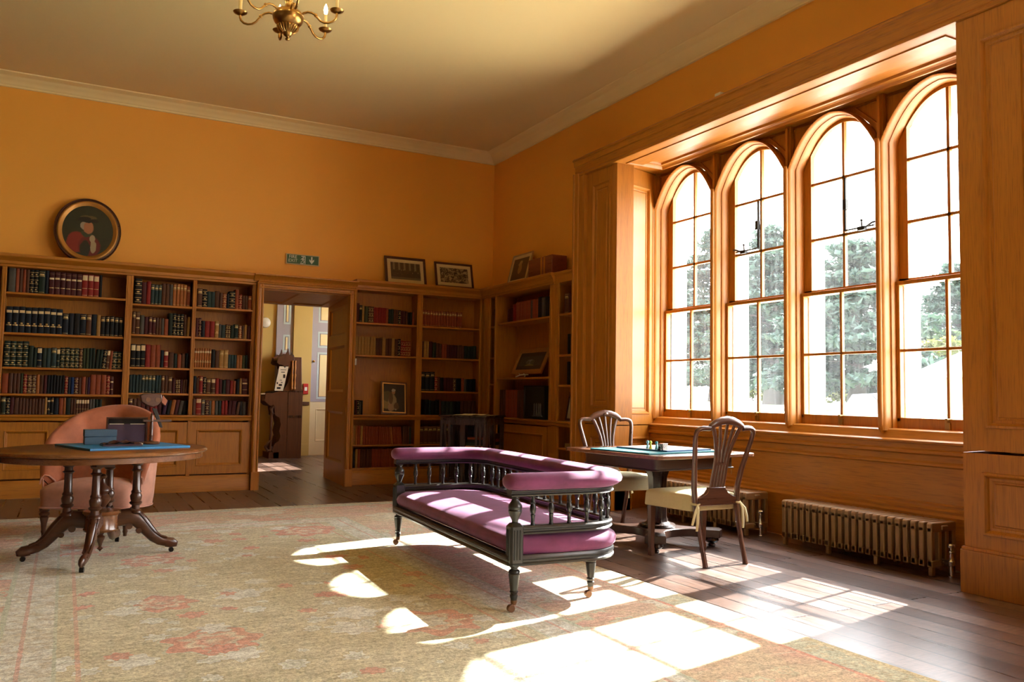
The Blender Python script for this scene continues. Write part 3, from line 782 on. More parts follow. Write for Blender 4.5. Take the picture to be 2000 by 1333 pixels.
SHELVES = [
 # loc of shelf frame: (origin x,y, rz), u0, u1 (span filled), z, where, spec
 ('L',-.553,.285,2.036,'top shelf of the wide left bay','e100h24 x50h24 w45h24 x45h24 w50h24 k58h24s3 k60h24s3 d95h24s1 n52h24 m78h23s2*6 r85h23s4 r82h23s4*2 k45h23'),
 ('L',-.556,.500,1.634,'second shelf of the wide left bay','n93h26s5*9 n95h22s1 n80h22 k95h22 n95h22s1 w85h22s1 n80h22 y62h22 k72h21s1*5'),
 ('L',-.556,.500,1.293,'third shelf of the wide left bay','d92h26s3*4 d80h22 d55h20 n80h20s4 d70h20 t70h20 t85h20s1 d55h20s4 d75h21s3*4 w62h20s3 g52h21*2 d50h21*2 d55h21l4*2 k60h21s3l4 w55h21s4l4 x50h20l4 d80h19s3*2'),
 ('L',-.560,.435,1.030,'fourth shelf of the wide left bay','x110h20 w70h20 w60h20*2 g50h20 r65h19s3 w75h19s3*2 o60h19 w70h19 m55h19 k50h19*6 r55h18s3 n50h17 b60h17 m70h17s3 w55h17 x75h18 w35h18 p45h18 x100h20 x90h20 x95h20 r65h20s3 m65h19s2'),
 ('L',-.560,.335,.822,'bottom shelf of the wide left bay','d95h17s1 k70h17s3 m75h17 w85h17 w58h16*8 y50h17 k55h17s5 k65h17s1 n95h17 x80h17 o50h17 d90h17 w50h16*2 w50h16s4*5 e55h16 e60h16 d65h16*2'),
 ('L',.595,1.150,1.993,'top shelf of the narrow middle bay','k125h27s3 m85h24 r75h25 t65h22s1*3 w70h24*2 e60h23 o62h24s1*4 x70h22s1'),
 ('L',.585,1.155,1.672,'second shelf of the narrow middle bay','w55h24s1 w70h24s2 e70h20 m65h19 m60h19s1*2 w45h19*2 e45h18 x70h18 d70h24 k60h24s3*3 w50h23 y50h22l3'),
 ('L',.585,1.155,1.326,'third shelf of the narrow middle bay','k75h24s4*3 r80h24 x80h24 x75h24 n55h19 r75h18s4 w85h17 d55h16 x65h15 w65h16 n45h16'),
 ('L',.585,1.155,1.054,'fourth shelf of the narrow middle bay','t50h19*4 t55h19s1*2 t60h19s1*2 t50h19*2 w55h19s1 w60h19 w70h18s1 m60h17 w40h15s3*2 m40h15 w40h15*2'),
 ('L',.585,1.155,.822,'bottom shelf of the narrow middle bay','m60h17s1 w60h17*2 m70h17s1 m60h16 r60h16*2 m60h15 p60h16l9 k60h16l9 o60h17l9 m60h17l9 e60h16l9 k70h16l5'),
 ('L',1.222,1.800,2.000,'top shelf of the bay beside the doorway','w85h20s1 k75h20s3 t65h18*2 w75h19 w50h17 x70h17s3 n40h17 k100h20s3 x60h22 r55h17s3 w50h16*2 x65h16s1'),
 ('L',1.217,1.800,1.670,'second shelf of the bay beside the doorway','m45h21 m45h21s3 n60h18 r75h18 r80h18 y65h18s5 e40h15 t70h15 w40h15s3*2 d60h15 d70h16s1 x55h15s3 w40h15 y45h16 m60h15'),
 ('L',1.217,1.780,1.339,'third shelf of the bay beside the doorway','o40h21s5*7 k65h20 w70h19 y75h20s1*2 t48h15*3 o48h15*2 g50h15 d45h15'),
 ('L',1.217,1.790,1.053,'fourth shelf of the bay beside the doorway','n50h19 w45h18 r65h19s1 k50h18s3 w80h17s1 w75h17s4 r60h17 m55h16 d60h16 m70h16 r50h15 x50h15 k60h17 y40h18 m100h17s2'),
 ('L',1.217,1.780,.822,'bottom shelf of the bay beside the doorway','w60h17 r90h18s4 e65h17s1 m65h16s3 e40h16 o60h16 e55h16 d60h16 r52h16*2 m60h16l5 m75h16l5 w60h15l9 k65h15 e60h15'),
 ('R',3.035,3.785,1.940,'top shelf just right of the doorway','m60h23 k55h21s1 y40h21 g70h20 w50h20s3*2 r45h19*5 x45h19 d50h18 d45h18 w45h18*2 k45h17s3 m45h17*2 w40h17 k45h16*2 x40h16'),
 ('R',3.035,3.745,1.548,'second shelf just right of the doorway','y52h22*7 w55h21*2 y60h22 w55h21*2 y55h22 w60h21 k50h21s3 r45h19s3*2 x45h19s3*2'),
 ('R',3.035,3.155,.830,'ledge left of the little portrait','k32h17 m28h17 k34h17s3 e28h16 k36h17'),
 ('R',3.038,3.78,.470,'upper low row just right of the doorway','y62h23 o50h23 x65h23 y60h23 x55h22 x60h22*6 x50h22l-6*5 o55h22l-6 x55h22l-6*4 w55h22*3 t45h20'),
 ('R',3.038,3.78,.197,'bottom row just right of the doorway','k60h20 y50h22 x50h22 w60h22*4 x60h22*8 w55h22*6'),
 ('R',3.885,4.440,1.938,'top shelf of the corner bay','x42h20s1*15'),
 ('R',3.885,4.650,1.545,'second shelf of the corner bay','w48h20 y45h21*2 m60h20 d60h19 w60h19 w45h18 x45h18*2 m45h17*4 w45h17*3 d55h17*4'),
 ('R',3.885,4.645,1.128,'third shelf of the corner bay','n75h24s1*3 r45h18s3 w45h18 k55h17 m50h17*3 w45h16s3 k45h17*2 x45h17 e45h16 n50h16*2 k45h16'),
 ('R',3.955,4.650,.830,'ledge shelf of the corner bay','k60h19 t35h18 k60h18*2 w35h19 t65h17 t60h17*2 k55h17 n55h17 w60h18*4'),
 ('R',3.885,4.650,.470,'upper low row of the corner bay','w60h22s1*8 o60h22 w60h22*4'),
 ('R',3.885,4.650,.197,'bottom row of the corner bay','w60h22*6 x60h22*6'),
 ('W',.63,1.715,1.976,'top shelf of the window-wall bookcase','m60h17*2 r50h21 x48h22*6 e45h22 x50h22*2 k70h24 e50h23 k50h23*3'),
 ('W',.47,1.06,.826,'ledge of the window-wall bookcase','w60h33 w60h33 x60h33*4 w60h33*2'),
 ('W',1.945,2.16,1.980,'top shelf beside the window casing','w70h22s1 m90h21'),
 ('W',2.03,2.17,1.538,'second shelf beside the window casing','k70h22 m60h21'),
 ('W',2.02,2.17,1.214,'third shelf beside the window casing','k70h25*2'),
 ('W',1.95,2.17,.197,'bottom shelf beside the window casing','k60h16 r60h16 w50h17'),
 ('W',.27,.395,1.95,'top of the sliver bay in the corner','m60h22 w60h21'),
 ('W',.27,.395,1.56,'second shelf of the sliver bay in the corner','k60h24 d60h23'),
 ('W',.27,.395,1.23,'third shelf of the sliver bay in the corner','k60h22 d60h22'),
]
FR = {'L':((0,9.56),0), 'R':((0,9.63),0), 'W':((4.66,9.60),-PI/2)}
def ordinal(n): return '%d%s' % (n, 'th' if 10 <= n % 100 <= 20 else {1:'st',2:'nd',3:'rd'}.get(n % 10, 'th'))
books = []
for fr, u0, u1, z, where, spec in SHELVES:
    items = []
    for m in re.finditer(r'([a-z])(\d+)(?:h(\d+))?(?:s(\d))?(?:l(-?\d+))?(?:\*(\d+))?', spec):
        c, w, h, s, l, k = m.groups()
        for _ in range(int(k or 1)):
            items.append((c, int(w), int(h or 18)/100., int(s or 0), int(l or 0)))
    tot = sum(i[1] for i in items); f = (u1-u0)/tot; u = u0
    for k, (c, w, h, s, l) in enumerate(items):
        h2 = h + random.uniform(-.004, .004); W = w*f
        dep = min(.20, max(.11, h*.72))
        org, rz = FR[fr]
        off = .045 + random.uniform(0, .012)
        Mx = Matrix.Translation((org[0], org[1], 0)) @ Matrix.Rotation(rz, 4, 'Z') @ Matrix.Translation((u+.0006, off, z+.0008))
        loc = Mx @ Vector((0,0,0))
        books.append(dict(c=c, w=W-.0012, h=h2*(1 if l == 0 else .97), s=s, l=l, M=Mx, dep=dep, k=k+1, where=where, key=W*h/(loc.x**2+loc.y**2)))
        u += W
books.sort(key=lambda d: -d['key'])
rest = MB(); allm = sum((bmats(c) for c in BC), [])
idx = {c: 4*i for i, c in enumerate(BC)}
for i, d in enumerate(books):
    L = Matrix.Identity(4)
    if d['l']:
        a = math.radians(d['l'])
        pv = d['w'] if a > 0 else 0
        L = Matrix.Translation((pv,0,0)) @ Matrix.Rotation(a, 4, 'Y') @ Matrix.Translation((-pv,0,0))
    if i < 300:
        b = MB(); book_mesh(b, d['w'], d['h'], d['s'], d['dep'])
        o = b.build('book', bmats(d['c'])); o.matrix_world = d['M'] @ L
        wh = d['where'].replace(' of the ', ' of ')
        tag(o, '%s %s book, %s from left, %s' % (BC[d['c']][0], ADJ[d['s']], ordinal(d['k']), wh), 'book', 'books on the '+d['where'])
    else:
        rest.M = d['M'] @ L; book_mesh(rest, d['w'], d['h'], d['s'], d['dep'], idx[d['c']])
tag(rest.build('book_filling', allm), 'slimmer books filling the remaining gaps along all the bookcase shelves', 'books', None, 'stuff')

# ------------------------------------------------------------------ carpet
b = MB()
nx, ny = 12, 24
b.prism([(RUG[0],RUG[1]),(RUG[2],RUG[1]),(RUG[2],RUG[3]),(RUG[0],RUG[3])], .0005, .011, 'z')
tag(b.build('carpet', M['rug'], bevel=.004), 'large faded tan and coral floral carpet on the floorboards', 'carpet')

# ------------------------------------------------------------------ sofa
def arc(cx, cy, r, a0, a1, n):
    return [(cx + r*math.cos(a0+(a1-a0)*i/n), cy + r*math.sin(a0+(a1-a0)*i/n)) for i in range(n+1)]
SL = 1.98
def upath(inset=0.0, front=0.0, rr=.22):
    D = .64
    return [(front, inset)] + [(front+(D-rr-front)*i/4, inset) for i in range(1, 4)] + arc(D-rr, rr, rr-inset, -PI/2, 0, 8) + \
           [(D-inset, rr+(SL-2*rr)*i/8) for i in range(1, 8)] + arc(D-rr, SL-rr, rr-inset, 0, PI/2, 8) + [(D-rr-(D-rr-front)*i/4, SL-inset) for i in range(1, 4)] + [(front, SL-inset)]
sofa = thing('sofa', 'ebonised spindle-back sofa upholstered in plum velvet, standing on the carpet', 'sofa', (2.034, 3.748, .011), math.radians(-3.4))
def rrect(x0, y0, x1, y1, rf, rb, n=7):
    return arc(x1-rb, y0+rb, rb, -PI/2, 0, n) + arc(x1-rb, y1-rb, rb, 0, PI/2, n) + arc(x0+rf, y1-rf, rf, PI/2, PI, 4) + arc(x0+rf, y0+rf, rf, PI, 1.5*PI, 4)
def densify(P, step=.12, base=None):
    out = []; B = base or P
    for i, p in enumerate(P):
        q = P[(i+1) % len(P)]; out.append(p)
        k = int(math.dist(B[i], B[(i+1) % len(B)])/step)
        for j in range(1, k+1): out.append((p[0]+(q[0]-p[0])*j/(k+1), p[1]+(q[1]-p[1])*j/(k+1)))
    return out
# seat cushion with bulging sides
b = MB(); loops = []
for o, z in ((.035,.272),(.004,.285),(-.012,.305),(-.016,.328),(-.006,.350),(.022,.368),(.06,.379),(.12,.388),(.20,.395),(.29,.400)):
    P = rrect(-.012+o, -.03+o, .672-o, SL+.03-o, max(.012,.04-o*.1), max(.03,.25-o*.8))
    P0 = P if not loops else P0
    P = densify(P, .09, P0); Q = []
    for x, y in P:
        s_ = min(1, max(0, (x-.05)/.22)); lim = .02 + .05*s_*s_*(3-2*s_)*1.0
        Q.append((x, min(max(y, .02-lim+.0), SL-.02+lim), z))
    loops.append(Q)
n = len(loops[0]); loops = [l if len(l) == n else None for l in loops]; assert all(loops)
vs = [p for l in loops for p in l]
fs = [(i*n+j, i*n+(j+1) % n, (i+1)*n+(j+1) % n, (i+1)*n+j) for i in range(len(loops)-1) for j in range(n)]
fs += [tuple(range((len(loops)-1)*n, len(loops)*n)), tuple(range(n))[::-1]]
b.add(vs, fs); b.build('seat_cushion', M['velvet'], sofa, angle=70)
# padded top roll
P = upath(0, .0); pts = [(-.058, 0, .648)] + [(-.05, 0, .648), (-.035, 0, .648)] + [(x, y, .648) for x, y in P] + [(-.035, SL, .648), (-.05, SL, .648), (-.058, SL, .648)]
R = [.02, .055, .072] + [.080]*len(P) + [.072, .055, .02]
b = MB(); b.tube(pts, R, 16, flat=.56, up=(0,0,1)); b.build('arm_pad', M['velvet'], sofa, angle=80)
def railprof(w, h):
    return [(-w,0),(w,0),(w+.004,h*.2),(w-.003,h*.35),(w-.003,h*.5),(w+.003,h*.62),(w+.003,h*.8),(w-.003,h),(-w+.003,h),(-w-.003,h*.8),(-w-.003,h*.62),(-w+.003,h*.5),(-w+.003,h*.35),(-w-.004,h*.2)]
b = MB(); b.sweep([(-.035,0,.576)] + [(x, y, .576) for x, y in P] + [(-.035,SL,.576)], railprof(.030,.036)); b.build('top_rail', M['ebonyx'], sofa, angle=30)
b = MB(); b.sweep([(x, y, .384) for x, y in P], railprof(.024,.042)); b.build('lower_rail', M['ebonyx'], sofa, angle=30)
b = MB()
Q = rrect(-.022, -.012, .658, SL+.012, .02, .24); b.sweep([(x, y, .230) for x, y in densify(Q, .3)], railprof(.020,.052), closed=True)
b.build('seat_rail', M['ebonyx'], sofa, angle=30)
bal = [(.011,.424),(.012,.432),(.0095,.438),(.010,.462),(.013,.478),(.0095,.482),(.014,.490),(.017,.505),(.015,.522),(.0105,.534),(.014,.540),(.0105,.546),(.009,.560),(.012,.570),(.012,.578)]
acc = 0; nxt = .10
for i in range(len(P)-1):
    a, c = Vector(P[i]), Vector(P[i+1]); L = (c-a).length
    while nxt <= acc+L and nxt < 2.98:
        q = a + (c-a)*((nxt-acc)/L)
        b = MB(); b.lathe(bal, (q.x, q.y, 0), 12); b.build('spindle', M['ebony'], sofa)
        nxt += .1055
    acc += L
for y in (0, SL):
    b = MB(); k = .036
    for z0, z1, s0, s1 in ((.232,.245,.026,.036),(.245,.425,.036,.036),(.425,.442,.036,.022)):
        ch = .008
        def oc(s, z): return [(s*a, y+s*c, z) for a, c in ((1,.75),(.75,1),(-.75,1),(-1,.75),(-1,-.75),(-.75,-1),(.75,-1),(1,-.75))]
        vs = oc(s0,z0)+oc(s1,z1); b.add(vs, [(j,(j+1)%8,8+(j+1)%8,8+j) for j in range(8)] + [tuple(range(8))[::-1], tuple(range(8,16))])
    for q in (-.016, 0, .016):
        b.tube([(-.0365, y+q, .262), (-.0365, y+q, .41)], .004, 6); b.tube([(q, y+(-.0365 if y == 0 else .0365), .262), (q, y+(-.0365 if y == 0 else .0365), .41)], .004, 6)
    b.lathe([(.022,.440),(.016,.447),(.017,.455),(.024,.470),(.033,.492),(.036,.503),(.034,.506),(.034,.514),(.036,.518),(.035,.530),(.026,.545),(.018,.556),(.017,.562),(.024,.567),(.024,.578)], (0,y,0), 18)
    b.build('front_post', M['ebony'], sofa, angle=35)
for x, y in ((0,0),(0,SL),(.52,.13),(.52,SL-.13)):
    b = MB()
    b.lathe([(.016,.056),(.017,.065),(.020,.075),(.021,.082),(.017,.088),(.019,.095),(.023,.100),(.019,.106),(.021,.120),(.027,.170),(.029,.186),(.026,.190),(.030,.196),(.028,.205),(.018,.212),(.018,.218),(.024,.222),(.024,.234)], (x,y,0), 18)
    lg = b.build('leg', M['ebony'], sofa)
    b = MB()
    b.lathe([(.012,.035),(.016,.045),(.017,.058)], (x,y,0), 12)
    b.tube([(x,y,.042),(x-.014,y-.004,.034),(x-.018,y-.005,.022)], [.009,.008,.006], 8)
    b.tube([(x-.018,y-.017,.0195),(x-.018,y+.007,.0195)], .0185, 14)
    c = b.build('caster', M['castor'], lg); c.matrix_parent_inverse = Matrix.Identity(4)

# ------------------------------------------------------------------ dining chairs
def make_chair(label, loc, rz):
    t = thing('dining_chair', label, 'chair', loc, rz)
    def post(s):
        pts = [(.172,-.262,.0),(.172,-.255,.03),(.172,-.222,.15),(.175,-.190,.28),(.180,-.168,.40),(.188,-.168,.50),(.205,-.190,.62),(.228,-.222,.74),(.246,-.246,.83),(.2485,-.257,.865),(.242,-.263,.886),(.222,-.267,.898),(.195,-.268,.902),(.165,-.268,.901),(.142,-.268,.900)]
        R = [.023,.020,.019,.0205,.024,.024,.022,.020,.0185,.019,.019,.0185,.018,.019,.020]
        b = MB(); b.tube([(s*x, y, z) for x, y, z in pts], R, 10, flat=.85)
        return b.build('back_post', M['ma_z'], t, angle=70)
    post(1); post(-1)
    b = MB()
    pts = [(-.150,-.268,.898),(-.135,-.270,.912),(-.10,-.272,.932),(-.05,-.274,.949),(0,-.275,.955),(.05,-.274,.949),(.10,-.272,.932),(.135,-.270,.912),(.150,-.268,.898)]
    b.tube(pts, [.014,.022,.026,.027,.028,.027,.026,.022,.014], 12, flat=.62, up=(0,1,0))
    b.ball((0,-.255,.945), (.024,.010,.016), 10, 6)
    b.build('crest_rail', M['ma_x'], t, angle=70)
    b = MB()
    for k in (-2,-1,0,1,2):
        pts = []
        for z, w in ((.462,.050),(.56,.052),(.64,.050),(.70,.052),(.76,.062),(.82,.080),(.88,.103),(.93,.122)):
            zz = z - (abs(k)*.010 if z > .9 else 0)
            pts.append((k/2*w, -.160-(zz-.44)*.245, zz))
        b.tube(pts, [.0130 if abs(k) < 2 else .0155]*len(pts), 8, flat=.6, up=(0,1,0))
    b.prism([(-.058,.655),(.058,.655),(.056,.675),(-.056,.675)], -.222, -.206, 'y')
    b.build('splat', M['ma_z'], t, angle=60)
    b = MB()
    q = [(-.165,.385),(.165,.385),(.165,.438),(.135,.445),(.095,.465),(.072,.492),(.068,.505),(-.068,.505),(-.072,.492),(-.095,.465),(-.135,.445),(-.165,.438)]
    b.prism(q, -.186, -.152, 'y'); b.build('seat_rail', M['ma_x'], t, bevel=.004)
    for s in (-1, 1):
        b = MB()
        b.tube([(s*.238,.232,.0),(s*.237,.232,.02),(s*.235,.232,.2),(s*.232,.230,.40)], [.016,.0165,.020,.026], 4, up=(0,0,1)) if False else None
        x, y = s*.232, .228
        def sq(k, z): return [(x-k,y-k,z),(x+k,y-k,z),(x+k,y+k,z),(x-k,y+k,z)]
        vs = sq(.0175,0)+sq(.0175,.05)+sq(.0145,.058)+sq(.023,.40); b.add(vs, [(4*r+j, 4*r+(j+1)%4, 4*r+4+(j+1)%4, 4*r+4+j) for r in range(3) for j in range(4)] + [(3,2,1,0),(12,13,14,15)])
        b.build('leg', M['ma_z'], t, bevel=.003)
    # loose cover: tapered cushion with skirt
    b = MB(); loops = []
    for o, z in ((.0,.350),(-.003,.352),(-.004,.36),(0,.43),(.004,.445),(.018,.457),(.05,.466),(.10,.472),(.16,.474)):
        P = [(-.205+o,-.150+o),(.205-o,-.150+o),(.268-o,.262-o),(-.268+o,.262-o)]
        D = []
        for i in range(4):
            p, q0, q1 = Vector(P[i]), Vector(P[i-1]), Vector(P[(i+1) % 4]); r = .022
            a = p + (q0-p).normalized()*r; c = p + (q1-p).normalized()*r
            for k in range(4):
                f = k/3; D.append(tuple((a*(1-f)+p*f)*(1-f) + (p*(1-f)+c*f)*f))
        loops.append([(x, y, z) for x, y in D])
    n = 16; vs = [p for l in loops for p in l]
    fs = [(i*n+j, i*n+(j+1) % n, (i+1)*n+(j+1) % n, (i+1)*n+j) for i in range(len(loops)-1) for j in range(n)] + [tuple(range((len(loops)-1)*n, len(loops)*n)), tuple(range(n))[::-1]]
    b.add(vs, fs); b.build('seat_cover', M['cover'], t, angle=50)
    for s in (-1, 1):                   # tapes tied round the back posts
        b = MB()
        b.tube([(s*.16,-.14,.40),(s*.158,-.168,.402),(s*.166,-.197,.398),(s*.188,-.200,.396),(s*.206,-.178,.40),(s*.20,-.14,.405)], .008, 6, flat=.5)
        for dx, dz, w in ((.012,.17,.012),(.045,.13,.011)):
            b.tube([(s*.185,-.203,.398),(s*(.185+dx*.6),-.215,.36),(s*(.185+dx),-.214,.398-dz*.7),(s*(.185+dx*1.2),-.210,.398-dz)], [w*.6,w,w,w*.9], 6, flat=.25, up=(0,1,.01))
        b.build('tie_tape', M['cover'], t, angle=60)
    return t
ch = make_chair('mahogany dining chair seen from behind, its back to the sunlit floor', (3.875, 4.490, 0), 0)
dup(ch, (4.085, 5.72, 0), PI-math.radians(7), 'mahogany dining chair beyond the games table, facing the camera')

# ------------------------------------------------------------------ games table
gt = thing('card_table', 'square fold-top pedestal card table set out with board games', 'table', (3.985, 5.09, 0), math.radians(5.4))
def rpoly(hx, hy, r, n=3):
    return arc(hx-r, -hy+r, r, -PI/2, 0, n) + arc(hx-r, hy-r, r, 0, PI/2, n) + arc(-hx+r, hy-r, r, PI/2, PI, n) + arc(-hx+r, -hy+r, r, PI, 1.5*PI, n)
M['tabletop'] = wood('polished_table_top', (.10,.040,.020), (.28,.125,.065), 0, .22, 22, .6)
b = MB(); b.prism(rpoly(.495,.53,.05), .674, .699, 'z'); b.build('tabletop', M['tabletop'], gt, bevel=.004)
b = MB(); b.prism(rpoly(.40,.40,.05), .585, .675, 'z'); b.prism(rpoly(.41,.41,.05), .583, .592, 'z'); b.build('apron', M['rose_x'], gt, bevel=.003)
b = MB()
def oct_(r, z): return [(r*math.cos(PI/8+k*PI/4), r*math.sin(PI/8+k*PI/4), z) for k in range(8)]
rs = [(.105,.135),(.108,.15),(.085,.165),(.075,.20),(.070,.40),(.078,.50),(.100,.56),(.11,.586)]
vs = [p for r, z in rs for p in oct_(r, z)]
b.add(vs, [(8*i+j, 8*i+(j+1)%8, 8*i+8+(j+1)%8, 8*i+8+j) for i in range(len(rs)-1) for j in range(8)] + [tuple(range(8))[::-1], tuple(range(8*len(rs)-8, 8*len(rs)))])
b.build('pedestal', M['rose'], gt, bevel=.003)
b = MB(); b.lathe([(.135,.125),(.14,.135),(.13,.150),(.11,.153)], (0,0,0), 28); b.build('pedestal_ring', M['rose'], gt)
b = MB(); pl = []
for k in range(4):
    a = PI/4 + k*PI/2
    c = Vector((math.cos(a), math.sin(a))); s = Vector((-math.sin(a), math.cos(a)))
    pl += [tuple(c*.455 - s*.075), tuple(c*.475), tuple(c*.455 + s*.075)]
    a2 = a + PI/4; c2 = Vector((math.cos(a2), math.sin(a2))); s2 = Vector((-math.sin(a2), math.cos(a2)))
    for f in (-.13, -.06, 0, .06, .13): pl.append(tuple(c2*(.175+f*f*2.2) + s2*f))
b.prism(pl, .070, .128, 'z'); b.build('platform_base', M['rose_x'], gt, bevel=.005)
for k in range(4):
    a = PI/4 + k*PI/2; x, y = .40*math.cos(a), .40*math.sin(a)
    b = MB(); b.lathe([(.025,.0),(.028,.012),(.020,.024),(.040,.030),(.055,.046),(.050,.066),(.04,.072)], (x,y,0), 16); b.build('bun_foot', M['rose'], gt)
b = MB(); b.tube([(.36,-.402,.575),(.362,-.405,.555),(.361,-.404,.535)], .005, 6); b.build('key_tag', M['brass'], gt)
# games on it
blue1 = plain('turquoise_board_cloth', (.02,.22,.26), .5, 0, .1, 20); blue2 = plain('blue_board_edge', (.015,.09,.24), .5, 0, .1, 20)
b = MB(); b.box(-.355,-.30,0,.355,.30,.011)
tag(b.build('game_board', [blue1], loc=(3.885,5.02,.6995), rot=(0,0,math.radians(9)), bevel=.002), 'turquoise folded game board lying at the bottom on the card table', 'board')
b = MB(); b.box(-.245,-.25,0,.245,.25,.010); b.box(-.24,-.245,.010,.24,.245,.0105,1)
tag(b.build('game_board', [blue2, plain('pale_board_face', (.48,.58,.62), .35, 0, .06, 8)], loc=(3.985,5.02,.7107), rot=(0,0,math.radians(10)), bevel=.001), 'blue-edged game board on top of the turquoise one', 'board')
def pawn(label, col, loc):
    b = MB(); b.lathe([(0,0),(.013,0),(.0135,.006),(.011,.012),(.0075,.026),(.006,.034),(.0085,.036),(.004,.039),(.0095,.044),(.0105,.050),(.008,.057),(0,.060)], seg=14)
    tag(b.build('pawn', plain('painted_pawn', col, .4), loc=loc), label, 'game piece', 'pawns on the game board')
pawn('pale blue pawn, leftmost of the three on the game board', (.22,.45,.55), (3.795,4.965,.7213))
pawn('yellow pawn between the two blue ones', (.65,.55,.05), (3.782,4.912,.7213))
pawn('teal pawn beside the little dice box', (.08,.35,.38), (3.795,4.860,.7213))
t = thing('dice_box', 'small silvery patterned dice box standing on the game board', 'box', (3.80, 4.795, .7213), .3)
g = N('patterned_silver_card'); c = g.n('ShaderNodeTexVoronoi', {'Vector': g.coord('Object', (1,1,1)), 'Scale': 90}).outputs['Distance']
g.principled(Base_Color=g.ramp(c, [(.2,(.12,.12,.11)),(.5,(.48,.47,.42))]), Roughness=.4); M['silver'] = g.done()
b = MB(); b.box(-.030,-.022,0,.030,.022,.042); b.build('body', M['silver'], t, bevel=.002)
b = MB(); b.box(-.031,-.023,.042,.031,.023,.046); b.build('lid', M['steel'], t, bevel=.001)
b = MB(); b.lathe([(0,0),(.016,0),(.014,.012),(.006,.016),(.009,.024),(0,.032)], seg=12)
tag(b.build('dice_shaker', M['black'], loc=(3.755,4.775,.7213)), 'tiny black dice shaker in front of the silvery box', 'game piece')

# ------------------------------------------------------------------ radiators
def radiator(label, y0, y1, n, h, vy):
    t = thing('radiator', label, 'radiator', (0, 0, 0))
    t.location = (4.97, (y0+y1)/2, 0); L = y0-y1; p = L/n
    for k in range(n):
        y = L/2 - p*(k+.5); b = MB()
        z0 = .055 if k % 7 not in (0,) and k != n-1 else .0
        for x in (-.105,-.035,.035,.105):
            b.box(x-.017, y-p*.30, .06, x+.017, y+p*.30, h-.03)
        b.prism([(-.122,h-.06),(-.122,h-.012),(-.112,h),(.112,h),(.122,h-.012),(.122,h-.06)], y-p*.34, y+p*.34, 'y')
        b.prism([(-.122,.055),(.122,.055),(.122,.10),(-.122,.10)], y-p*.34, y+p*.34, 'y')
        b.box(-.03, y-p*.5, h-.05, .03, y+p*.5, h-.02); b.box(-.03, y-p*.5, .065, .03, y+p*.5, .09)
        if z0 == 0:
            for x in (-.10, .10): b.box(x-.018, y-.014, 0, x+.018, y+.014, .06)
        b.build('radiator_section', M['rad'], t, bevel=.006)
    b = MB(); yv = vy
    b.lathe([(.018,0),(.018,.01),(.011,.014),(.011,.07),(.02,.075),(.022,.10),(.014,.11),(.012,.15),(.018,.155),(.018,.165),(.008,.17),(.008,.185),(.024,.187),(.026,.2),(.02,.208),(0,.21)], (-.02,yv,0), 14)
    b.tube([(-.02,yv,.088),(-.02,yv+.09,.088)] if yv < 0 else [(-.02,yv,.088),(-.02,yv-.09,.088)], .014, 8)
    b.build('valve', M['steel'], t)
    return t
radiator('low bronze column radiator nearest the camera, beside the right-hand panelling', 4.69, 3.42, 22, .335, -.685)
radiator('low bronze column radiator behind the card table', 6.28, 5.05, 21, .345, -.665)

# ------------------------------------------------------------------ oval table
ot = thing('oval_table', 'oval walnut pedestal table with four columns on scrolled carved feet', 'table', (.24, 6.05, .011), 0)
Rz = Matrix.Rotation(math.radians(30), 4, 'Z')
def ell(a, c, n=56): return [tuple((Rz @ Vector((a*math.cos(2*PI*k/n), c*math.sin(2*PI*k/n), 0)))[:2]) for k in range(n)]
def stack(b, loops, mi=0):
    n = len(loops[0]); vs = [p for l in loops for p in l]
    b.add(vs, [(i*n+j, i*n+(j+1) % n, (i+1)*n+(j+1) % n, (i+1)*n+j) for i in range(len(loops)-1) for j in range(n)] + [tuple(range(n))[::-1], tuple(range((len(loops)-1)*n, len(loops)*n))], mi)
b = MB()
stack(b, [[(x, y, z) for x, y in ell(.655-o, .585-o)] for o, z in ((.03,.672),(.012,.673),(.002,.678),(0,.684),(.004,.692),(.012,.698),(.016,.700))])
b.build('tabletop', M['walnut_x'], ot, angle=40)
b = MB(); stack(b, [[(x, y, z) for x, y in ell(.625-o, .555-o)] for o, z in ((.0,.635),(0,.672))]); b.build('apron', M['walnut_x'], ot, bevel=.003)
b = MB(); b.box(-.30,-.05,.60,.30,.05,.637); b.box(-.05,-.32,.60,.05,.32,.637); b.build('top_block', M['ma_x'], ot)
b = MB(); b.lathe([(.02,.165),(.10,.168),(.105,.18),(.10,.19),(.10,.27),(.115,.275),(.12,.285),(.11,.298),(.03,.302)], seg=28); b.build('drum', M['walnut_x'], ot)
b = MB(); b.lathe([(.03,.300),(.035,.312),(.022,.322),(.030,.335),(.048,.36),(.052,.378),(.040,.395),(.028,.402),(.034,.412),(.044,.425),(.040,.442),(.024,.458),(.014,.480),(.012,.50),(.02,.508),(.022,.518),(.012,.53),(0,.533)], seg=20); b.build('finial', M['ma_z'], ot)
b = MB(); b.lathe([(0,.035),(.008,.045),(.020,.055),(.008,.066),(.012,.085),(.024,.115),(.028,.128),(.014,.140),(.022,.152),(.028,.167)], seg=16); b.build('pendant', M['ma_z'], ot)
ANG = [math.atan2(.02,-.43), math.atan2(-.47,-.11), math.atan2(.01,.43), math.atan2(.55,.13)]
LEN = [.43, .482, .43, .56]
colp = [(.030,.268),(.040,.276),(.036,.288),(.026,.296),(.024,.322),(.036,.330),(.040,.340),(.030,.350),(.034,.362),(.037,.385),(.028,.402),(.033,.408),(.030,.416),(.025,.425),(.023,.54),(.030,.548),(.036,.552),(.026,.560),(.024,.580),(.034,.586),(.038,.598),(.030,.604),(.030,.638)]
